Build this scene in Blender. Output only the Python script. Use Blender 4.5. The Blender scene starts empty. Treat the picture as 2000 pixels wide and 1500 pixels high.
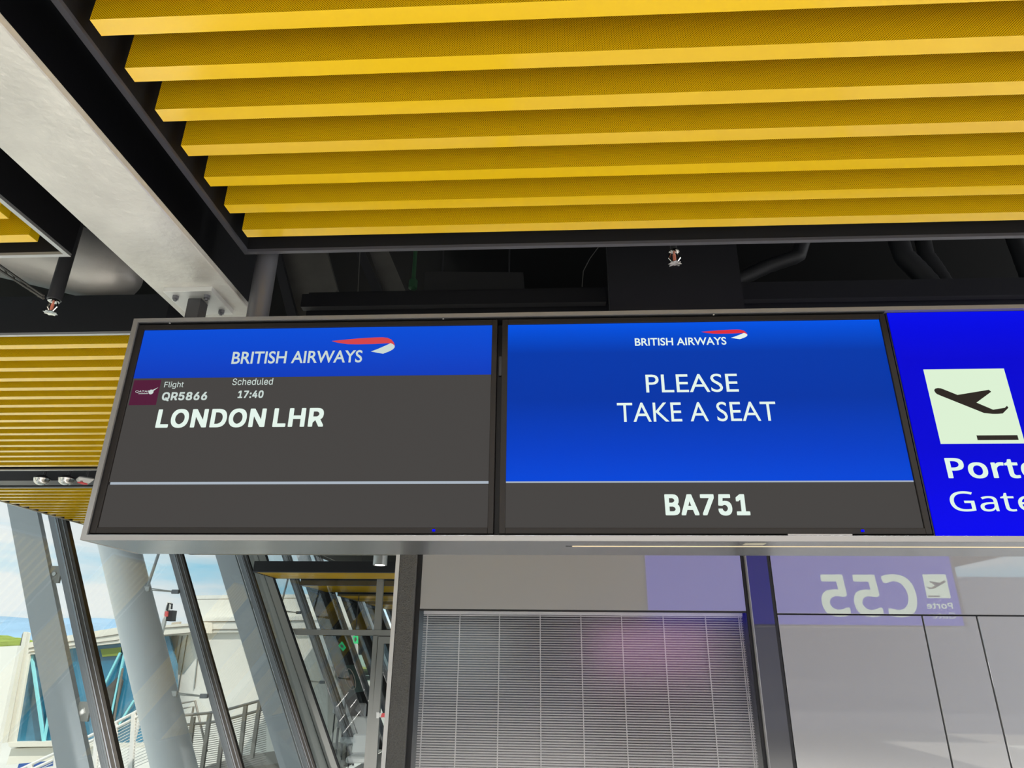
import bpy, bmesh, math, random
from mathutils import Vector, Matrix
random.seed(7)
SC = bpy.context.scene
COL = SC.collection
ZC = 2.1                                   # eye height above the floor; all z below are relative to the eye

# ---------------------------------------------------------------- camera
CR = Vector((0.99855198, 0.05284508, 0.0100672)); CU = Vector((0.01033457, -0.37209414, 0.92813746)); CF = Vector((-0.05279344, 0.92668946, 0.37210147))
FPX = 1320.29
cd = bpy.data.cameras.new('camera'); cam = bpy.data.objects.new('camera', cd); COL.objects.link(cam)
cam.matrix_world = Matrix(((CR.x, CU.x, -CF.x, 0), (CR.y, CU.y, -CF.y, 0), (CR.z, CU.z, -CF.z, ZC), (0, 0, 0, 1)))
cd.sensor_width = 36; cd.lens = 36 * FPX / 2000; cd.clip_start = .05; cd.clip_end = 9000
SC.camera = cam
# ---------------------------------------------------------------- colour management
SC.view_settings.view_transform = 'Standard'; SC.view_settings.look = 'None'
SC.view_settings.gamma = 1; SC.view_settings.use_curve_mapping = False
SC.view_settings.exposure = 0.0
# ---------------------------------------------------------------- sky
W = bpy.data.worlds.new('sky'); SC.world = W; W.use_nodes = True
nt = W.node_tree; nt.nodes.clear()
def N(t, **k):
    n = nt.nodes.new(t)
    for a, b in k.items(): setattr(n, a, b)
    return n
tc = N('ShaderNodeTexCoord'); mp = N('ShaderNodeMapping'); mp.inputs['Scale'].default_value = (1.2, 1.2, 6.5)
nz = N('ShaderNodeTexNoise'); nz.inputs['Scale'].default_value = 2.6; nz.inputs['Detail'].default_value = 7; nz.inputs['Roughness'].default_value = .55
cr = N('ShaderNodeValToRGB'); cr.color_ramp.elements[0].position = .36; cr.color_ramp.elements[1].position = .56
cr.color_ramp.elements[0].color = (0, 0, 0, 1); cr.color_ramp.elements[1].color = (1, 1, 1, 1)
mx = N('ShaderNodeMixRGB'); mx.inputs[1].default_value = (.42, .80, 1.0, 1); mx.inputs[2].default_value = (.93, .99, 1.0, 1)
sx = N('ShaderNodeSeparateXYZ'); gr = N('ShaderNodeValToRGB'); gr.color_ramp.elements[0].position = .47; gr.color_ramp.elements[1].position = .5
m2 = N('ShaderNodeMixRGB'); m2.inputs[1].default_value = (.55, .55, .52, 1)
ad = N('ShaderNodeMath', operation='MULTIPLY_ADD'); ad.inputs[1].default_value = .5; ad.inputs[2].default_value = .5
bg = N('ShaderNodeBackground'); bg.inputs[1].default_value = 1.15; wo = N('ShaderNodeOutputWorld')
L = nt.links.new
L(tc.outputs['Generated'], mp.inputs[0]); L(mp.outputs[0], nz.inputs[0]); L(nz.outputs[0], cr.inputs[0]); L(cr.outputs[0], mx.inputs[0])
L(tc.outputs['Generated'], sx.inputs[0]); L(sx.outputs[2], ad.inputs[0]); L(ad.outputs[0], gr.inputs[0]); L(gr.outputs[0], m2.inputs[0]); L(mx.outputs[0], m2.inputs[2])
L(m2.outputs[0], bg.inputs[0]); L(bg.outputs[0], wo.inputs[0])
# ---------------------------------------------------------------- sun: from beyond our building's right shoulder
sd = bpy.data.lights.new('sun', 'SUN'); sd.energy = 4.6; sd.angle = .01; sd.color = (1, .95, .86)
so = bpy.data.objects.new('sun', sd); COL.objects.link(so); so.rotation_euler = Vector((-.50, .42, -.80)).to_track_quat('-Z', 'Y').to_euler(); so.location = (8, -6, 20)
# fill light added far to the right, standing in for daylight from the long side
ld = bpy.data.lights.new('right_side_fill', 'AREA'); ld.shape = 'RECTANGLE'; ld.size = 3.9; ld.size_y = 10; ld.energy = 650; ld.color = (.97, .98, 1)
lo = bpy.data.objects.new('right_side_fill', ld); COL.objects.link(lo); lo.location = (11.9, -.5, 2.1); lo.rotation_euler = (0, math.radians(90), 0)

# linear lamps like the hall's own, added as fill for floor bounce (rows behind us, over the right side and along the facade)
for n_, (lx, ly, sx_, sy_, e_) in enumerate(((1.5, -1.6, 7, .2, 420), (1.5, -4.2, 7, .2, 420), (1.5, -7.0, 7, .2, 340), (8.6, 1.5, .2, 8, 300), (-3.0, -.9, 2.2, .2, 200))):
    l_ = bpy.data.lights.new('ceiling_fill_lamp', 'AREA'); l_.shape = 'RECTANGLE'; l_.size = sx_; l_.size_y = sy_; l_.energy = e_; l_.color = (1, .975, .93)
    q_ = bpy.data.objects.new('ceiling_fill_lamp', l_); COL.objects.link(q_); q_.location = (lx, ly, ZC + 1.62)

# unseen fill spots added behind us; their bounce off the walkway floor brightens the baffles
for lx, ly, tx, ty, e_ in ((-4.4, -1.4, -4.1, 3.6, 5000), (-4.4, -2.0, -3.9, 7.4, 8000), (-3.4, -.4, -3.4, 2.2, 1800)):
    l_ = bpy.data.lights.new('walkway_fill_spot', 'SPOT'); l_.energy = e_; l_.spot_size = math.radians(30); l_.spot_blend = .9; l_.shadow_soft_size = .08; l_.color = (1, .975, .93)
    q_ = bpy.data.objects.new('walkway_fill_spot', l_); COL.objects.link(q_); q_.location = (lx, ly, ZC + 1.3); q_.rotation_euler = (Vector((tx, ty, 0)) - q_.location).to_track_quat('-Z', 'Y').to_euler()

# ---------------------------------------------------------------- helpers
def ray(px, py): return CF + CR * ((px - 1000) / FPX) - CU * ((py - 750) / FPX)
def onY(px, py, y):
    d = ray(px, py); return (d.x * y / d.y, y, d.z * y / d.y)
ORG = {}
def thing(name, label, cat, loc, group=None, kind=None):
    o = bpy.data.objects.new(name, None); COL.objects.link(o); o.empty_display_size = .1
    o.location = (loc[0], loc[1], loc[2] + ZC); ORG[o] = Vector(loc)
    if label: o['label'] = label
    if cat: o['category'] = cat
    if group: o['group'] = group
    if kind: o['kind'] = kind
    return o
def tag(o, label=None, cat=None, group=None, kind=None):
    if label: o['label'] = label
    if cat: o['category'] = cat
    if group: o['group'] = group
    if kind: o['kind'] = kind
    return o
def finish(name, me, parent, org, loc=None):
    o = bpy.data.objects.new(name, me); COL.objects.link(o); ORG[o] = Vector(org)
    if parent:
        o.parent = parent; o.location = Vector(org) - ORG[parent]
    else: o.location = (org[0], org[1], org[2] + ZC)
    return o
def obj(name, bm, m, parent=None, smooth=False, org=None):
    """bm holds cam-relative coordinates; linked as ONE mesh object whose origin is its base centre."""
    if org is None:
        xs = [v.co for v in bm.verts]
        lo_ = [min(c[i] for c in xs) for i in range(3)]; hi = [max(c[i] for c in xs) for i in range(3)]
        org = ((lo_[0] + hi[0]) / 2, (lo_[1] + hi[1]) / 2, lo_[2])
    for v in bm.verts: v.co -= Vector(org)
    bmesh.ops.recalc_face_normals(bm, faces=bm.faces)
    me = bpy.data.meshes.new(name); bm.to_mesh(me); bm.free()
    for x in (m if isinstance(m, (list, tuple)) else [m]): me.materials.append(x)
    if smooth:
        for p in me.polygons: p.use_smooth = True
        try: me.set_sharp_from_angle(angle=math.radians(35))
        except Exception: pass
    return finish(name, me, parent, org)
def box(bm, a, b, bev=0):
    x0, x1 = sorted((a[0], b[0])); y0, y1 = sorted((a[1], b[1])); z0, z1 = sorted((a[2], b[2]))
    vs = [bm.verts.new(c) for c in ((x0, y0, z0), (x1, y0, z0), (x1, y1, z0), (x0, y1, z0), (x0, y0, z1), (x1, y0, z1), (x1, y1, z1), (x0, y1, z1))]
    fs = [bm.faces.new([vs[i] for i in f]) for f in ((0, 3, 2, 1), (4, 5, 6, 7), (0, 1, 5, 4), (1, 2, 6, 5), (2, 3, 7, 6), (3, 0, 4, 7))]
    if bev:
        es = list({e for f in fs for e in f.edges}); bmesh.ops.bevel(bm, geom=es, offset=bev, segments=1, affect='EDGES')
    return fs
def B(a, b, bev=0):
    bm = bmesh.new(); box(bm, a, b, bev); return bm
def prism(bm, pts, dv):
    """closed polygon pts (3-D, in order) pushed along dv"""
    dv = Vector(dv); f0 = [bm.verts.new(p) for p in pts]; f1 = [bm.verts.new(Vector(p) + dv) for p in pts]; n = len(pts)
    bm.faces.new(f0); bm.faces.new(f1[::-1])
    for i in range(n): bm.faces.new((f0[i], f0[(i + 1) % n], f1[(i + 1) % n], f1[i]))
def P(pts, dv):
    bm = bmesh.new(); prism(bm, pts, dv); return bm
def plate_px(pts, y, th):
    """polygon standing in the plane Y = y with thickness th away from us"""
    return P([onY(a, b, y) for a, b in pts], (0, th, 0))
def tube(bm, pts, r, n=12, cap=True, rs=None):
    pts = [Vector(p) for p in pts]; rings = []
    up = None
    for i, p in enumerate(pts):
        t = (pts[min(i + 1, len(pts) - 1)] - pts[max(i - 1, 0)]).normalized()
        if up is None: up = t.orthogonal().normalized()
        a = (up - t * up.dot(t)).normalized(); up = a; b = t.cross(a); rr = rs[i] if rs else r
        rings.append([bm.verts.new(p + (a * math.cos(q) + b * math.sin(q)) * rr) for q in (2 * math.pi * k / n for k in range(n))])
    for A, C in zip(rings, rings[1:]):
        for k in range(n): bm.faces.new((A[k], A[(k + 1) % n], C[(k + 1) % n], C[k]))
    if cap: bm.faces.new(rings[0][::-1]); bm.faces.new(rings[-1])
def T(pts, r, n=12, rs=None):
    bm = bmesh.new(); tube(bm, pts, r, n, True, rs); return bm
def bar(p, q, w, h=None):
    """square bar from p to q"""
    h = h or w; p = Vector(p); q = Vector(q); t = (q - p).normalized(); a = t.cross(Vector((0, 1, 0)))
    if a.length < .01: a = t.cross(Vector((0, 0, 1)))
    a.normalize(); b = t.cross(a); bm = bmesh.new()
    prism(bm, [p + a * w / 2 + b * h / 2, p - a * w / 2 + b * h / 2, p - a * w / 2 - b * h / 2, p + a * w / 2 - b * h / 2], q - p); return bm
def lathe(bm, c, prof, n=20):
    rings = [[bm.verts.new((c[0] + r * math.cos(2 * math.pi * k / n), c[1] + r * math.sin(2 * math.pi * k / n), c[2] + z)) for k in range(n)] for r, z in prof]
    for A, C in zip(rings, rings[1:]):
        for k in range(n): bm.faces.new((A[k], A[(k + 1) % n], C[(k + 1) % n], C[k]))
    bm.faces.new(rings[0][::-1]); bm.faces.new(rings[-1])
def LA(c, prof, n=20):
    bm = bmesh.new(); lathe(bm, c, prof, n); return bm

# ---------------------------------------------------------------- materials
MATS = {}
def srgb(r, g, b): return tuple(((c / 255) / 12.92 if c / 255 <= .04045 else ((c / 255 + .055) / 1.055) ** 2.4) for c in (r, g, b)) + (1,)
def mat(name, col, rough=.5, metal=0., bump=0., bs=60., var=0., vs=8., emit=None, es=1., coat=0., cior=1.5, spec=.5, stretch=None):
    m = bpy.data.materials.new(name); m.use_nodes = True; t = m.node_tree; p = t.nodes['Principled BSDF']
    p.inputs['Base Color'].default_value = col; p.inputs['Roughness'].default_value = rough; p.inputs['Metallic'].default_value = metal
    p.inputs['Specular IOR Level'].default_value = spec
    if coat: p.inputs['Coat Weight'].default_value = coat; p.inputs['Coat IOR'].default_value = cior; p.inputs['Coat Roughness'].default_value = .02
    if emit: p.inputs['Emission Color'].default_value = emit; p.inputs['Emission Strength'].default_value = es
    c = t.nodes.new('ShaderNodeTexCoord'); mp_ = t.nodes.new('ShaderNodeMapping'); t.links.new(c.outputs['Object'], mp_.inputs[0])
    if stretch: mp_.inputs['Scale'].default_value = stretch
    if bump:
        n = t.nodes.new('ShaderNodeTexNoise'); n.inputs['Scale'].default_value = bs; n.inputs['Detail'].default_value = 4; t.links.new(mp_.outputs[0], n.inputs[0])
        b = t.nodes.new('ShaderNodeBump'); b.inputs['Strength'].default_value = bump; b.inputs['Distance'].default_value = .01
        t.links.new(n.outputs[0], b.inputs['Height']); t.links.new(b.outputs[0], p.inputs['Normal'])
    if var:
        n = t.nodes.new('ShaderNodeTexNoise'); n.inputs['Scale'].default_value = vs; n.inputs['Detail'].default_value = 5; t.links.new(mp_.outputs[0], n.inputs[0])
        r = t.nodes.new('ShaderNodeValToRGB'); r.color_ramp.elements[0].position = .3; r.color_ramp.elements[1].position = .7
        r.color_ramp.elements[0].color = tuple(x * (1 - var) for x in col[:3]) + (1,); r.color_ramp.elements[1].color = tuple(min(1, x * (1 + var)) for x in col[:3]) + (1,)
        t.links.new(n.outputs[0], r.inputs[0]); t.links.new(r.outputs[0], p.inputs['Base Color'])
    MATS[name] = m; return m
def glow(name, col, s=1., grad=None):
    """light-giving face; grad = list of (height, factor) of a backlit panel or of a screen picture's own gradient"""
    m = bpy.data.materials.new(name); m.use_nodes = True; t = m.node_tree; p = t.nodes['Principled BSDF']
    p.inputs['Base Color'].default_value = (.003, .003, .003, 1); p.inputs['Roughness'].default_value = .38; p.inputs['Specular IOR Level'].default_value = 0
    p.inputs['Emission Color'].default_value = col; p.inputs['Emission Strength'].default_value = s
    if grad:
        c = t.nodes.new('ShaderNodeTexCoord'); x = t.nodes.new('ShaderNodeSeparateXYZ'); r = t.nodes.new('ShaderNodeValToRGB')
        t.links.new(c.outputs['Object'], x.inputs[0])
        mr = t.nodes.new('ShaderNodeMapRange'); mr.inputs[1].default_value = 0; mr.inputs[2].default_value = grad[0]
        t.links.new(x.outputs[2], mr.inputs[0]); t.links.new(mr.outputs[0], r.inputs[0])
        e = r.color_ramp.elements
        while len(e) < len(grad[1]): e.new(.5)
        for i, (pos, cc) in enumerate(grad[1]): e[i].position = pos; e[i].color = cc
        t.links.new(r.outputs[0], p.inputs['Emission Color'])
    MATS[name] = m; return m
def glass(name, tint, refl, rough=0.):
    m = bpy.data.materials.new(name); m.use_nodes = True; t = m.node_tree; t.nodes.clear()
    o = t.nodes.new('ShaderNodeOutputMaterial'); a = t.nodes.new('ShaderNodeBsdfTransparent'); a.inputs[0].default_value = tint
    g = t.nodes.new('ShaderNodeBsdfGlossy'); g.inputs['Roughness'].default_value = rough; f = None
    w = t.nodes.new('ShaderNodeLayerWeight'); pw = t.nodes.new('ShaderNodeMath'); pw.operation = 'POWER'; pw.inputs[1].default_value = 5; t.links.new(w.outputs['Facing'], pw.inputs[0]); w.inputs[0].default_value = .5
    f = t.nodes.new('ShaderNodeMath'); f.operation = 'MULTIPLY_ADD'; f.inputs[1].default_value = 1 - refl; f.inputs[2].default_value = refl; t.links.new(pw.outputs[0], f.inputs[0])
    x = t.nodes.new('ShaderNodeMixShader'); t.links.new(f.outputs[0], x.inputs[0]); t.links.new(a.outputs[0], x.inputs[1]); t.links.new(g.outputs[0], x.inputs[2]); t.links.new(x.outputs[0], o.inputs[0])
    MATS[name] = m; return m
YEL = (.84, .53, .002, 1)
m_yel = mat('yellow_powder_coat', YEL, .34, bump=.02, bs=400, spec=.5, coat=.65, cior=1.6)
m_yel.node_tree.nodes['Principled BSDF'].inputs['Coat Roughness'].default_value = .16
# perforated sheet: rows of small round holes
m_perf = mat('yellow_perforated_sheet', YEL, .45, spec=.2)
t = m_perf.node_tree; p = t.nodes['Principled BSDF']; c = t.nodes.new('ShaderNodeTexCoord')
sp_ = t.nodes.new('ShaderNodeSeparateXYZ'); t.links.new(c.outputs['Object'], sp_.inputs[0])
def mth(op, a, b=None, cl=False):
    n = t.nodes.new('ShaderNodeMath'); n.operation = op; n.use_clamp = cl
    for i, v in enumerate((a, b)):
        if v is None: continue
        if isinstance(v, (int, float)): n.inputs[i].default_value = v
        else: t.links.new(v, n.inputs[i])
    return n.outputs[0]
u_ = mth('DIVIDE', mth('ADD', sp_.outputs[0], sp_.outputs[2]), .0062); v_ = mth('DIVIDE', mth('SUBTRACT', sp_.outputs[0], sp_.outputs[2]), .0062)
du = mth('SUBTRACT', mth('FRACT', mth('ADD', u_, 5000)), .5); dv_ = mth('SUBTRACT', mth('FRACT', mth('ADD', v_, 5000)), .5)
dd = mth('SQRT', mth('ADD', mth('MULTIPLY', du, du), mth('MULTIPLY', dv_, dv_)))
hole = mth('LESS_THAN', dd, .36)
mixc = t.nodes.new('ShaderNodeMixRGB'); mixc.inputs[1].default_value = YEL; mixc.inputs[2].default_value = (.10, .06, .002, 1); t.links.new(hole, mixc.inputs[0]); t.links.new(mixc.outputs[0], p.inputs['Base Color'])
m_blackp = mat('black_painted_panel', (.008, .008, .010, 1), .55, bump=.05)
m_void = mat('black_ceiling_void', (.006, .006, .007, 1), .8)
m_duct = mat('dark_duct', (.022, .022, .025, 1), .6)
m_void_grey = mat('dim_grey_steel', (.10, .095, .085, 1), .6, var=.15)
m_trim = mat('anodised_trim', (.55, .55, .55, 1), .3, .6)
m_trimd = mat('dark_anodised_trim', (.13, .13, .15, 1), .28, .5)
m_beam = mat('grey_cream_steel_paint', (.60, .58, .53, 1), .26, .3, bump=.22, bs=38, var=.12, vs=4)
m_plate = mat('light_steel_plate', (.62, .62, .60, 1), .35, .4, bump=.1)
m_post = mat('dark_steel_post', (.055, .055, .06, 1), .4, .3)
m_pipe = mat('grey_hanger_pipe', (.16, .16, .175, 1), .38, .5)
m_alu = mat('brushed_aluminium', (.36, .38, .40, 1), .22, .9, bump=.03, bs=20, stretch=(1, 12, 12))
m_alu_d = mat('aluminium_edge', (.20, .195, .19, 1), .4, .3)
m_bez = mat('black_plastic_bezel', (.016, .014, .013, 1), .5, spec=.12)
m_sym = mat('dark_symbol_print', (.020, .017, .015, 1), .6, spec=0)
m_blk = mat('black_rubber_seal', (.004, .004, .005, 1), .6)
m_panel = mat('back_painted_glass', (.36, .355, .35, 1), .5, coat=1, cior=2.6)
m_floor = mat('grey_terrazzo', (.60, .59, .56, 1), .3, var=.08, vs=30)
m_speck = mat('textured_grey_column', (.085, .083, .078, 1), .35, .2, bump=1.0, bs=110, var=.25, vs=120)
m_white = mat('white_steel_paint', (.82, .85, .88, 1), .4, bump=.03)
m_fin = mat('pale_blue_grey_steel', (.52, .56, .60, 1), .5, bump=.03)
m_mull = mat('dark_bronze_mullion', (.055, .048, .042, 1), .35, .3)
m_mullg = mat('grey_mullion', (.24, .25, .27, 1), .4, .3)
m_frameg = mat('grey_partition_frame', (.33, .33, .31, 1), .5)
m_slat = mat('blind_slat', (.86, .84, .82, 1), .45)
m_cord = mat('blind_cord', (.68, .66, .64, 1), .7)
m_chrome = mat('chrome', (.75, .73, .70, 1), .12, 1.)
m_glass = glass('facade_glass', (.985, .995, .99, 1), .11)
m_glassd = glass('blind_glass', (.95, .95, .96, 1), .09, .16)
m_glasst = mat('teal_tinted_glazing', (.04, .20, .32, 1), .06, coat=1, cior=1.6, var=.6, vs=.5)
m_dkglass = mat('dark_reflection_glazing', (.012, .016, .02, 1), .08, coat=1, cior=1.5)
m_cyan = mat('cyan_painted_steel', (.28, .72, .78, 1), .4)
m_brw = mat('cream_white_cladding', (.78, .75, .66, 1), .5)
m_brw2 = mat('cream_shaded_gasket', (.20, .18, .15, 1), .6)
m_apron = mat('concrete_apron', (.58, .56, .50, 1), .8, var=.1, vs=.2)
m_hill = mat('green_tree_hill', (.24, .30, .06, 1), .9, var=.45, vs=.06)
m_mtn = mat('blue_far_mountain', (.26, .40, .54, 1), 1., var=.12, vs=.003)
m_bulb = mat('red_glass_bulb', (.75, .25, .16, 1), .2)
m_red = mat('red_plastic', (.75, .05, .06, 1), .4)
m_whitep = mat('white_plastic', (.78, .78, .76, 1), .4)
m_seat = mat('pale_seat_upholstery', (.55, .57, .58, 1), .5)
m_green = mat('green_fitting', (.03, .09, .04, 1), .5)
m_led = glow('warm_led_strip', (1, .80, .50, 1), 1.1)
m_ltx = glow('screen_white', (.62, .72, .68, 1), .95)
m_ltx2 = glow('screen_white_bright', (.80, .93, .85, 1), .98)
m_line = glow('screen_pale_line', (.42, .48, .55, 1), .95)
m_bodyg = glow('screen_dark_grey', (.062, .058, .055, 1), 1.)
m_hdr = glow('screen_header_blue', (.002, .055, .56, 1), 1., grad=(.18, [(0, (.004, .045, .50, 1)), (1, (.002, .075, .68, 1))]))
m_blue2 = glow('screen_blue_picture', (.0, .05, .5, 1), 1., grad=(.535, [(0, (.0, .062, .68, 1)), (.16, (.0, .050, .58, 1)), (.5, (.0, .036, .38, 1)), (.80, (.0, .040, .40, 1)), (1, (.0, .088, .78, 1))]))
m_red1 = glow('logo_red', (.72, .03, .045, 1), 1.)
m_red0 = glow('logo_red_pale', (.66, .06, .07, 1), 1.)
m_burg = glow('burgundy_square', (.085, .012, .040, 1), 1.)
m_lb = glow('lightbox_blue', (.0, .0, .70, 1), 1.0, grad=(.74, [(0, (.0, .0, .88, 1)), (.35, (.0, .0, .66, 1)), (.75, (.0, .0, .64, 1)), (1, (.0, .003, .86, 1))]))
m_lbw = glow('lightbox_white', (.72, .88, .66, 1), 1.0)
m_lbt = glow('lightbox_lettering', (.76, .93, .80, 1), 1.0)
m_lbb = glow('rear_lightbox_blue', (.0, .0, .72, 1), 1.3)
m_lbwb = glow('rear_lightbox_white', (.72, .88, .72, 1), 1.9)
m_ind = glow('blue_indicator', (.0, .0, .9, 1), 1.6)
m_exit = glow('exit_sign_green', (.03, .65, .22, 1), 1.)
m_pink = glow('pink_panel_glow', (.75, .38, .68, 1), 2.3)
m_lamp = glow('lamp_white', (1, .97, .9, 1), 3.)

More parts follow.
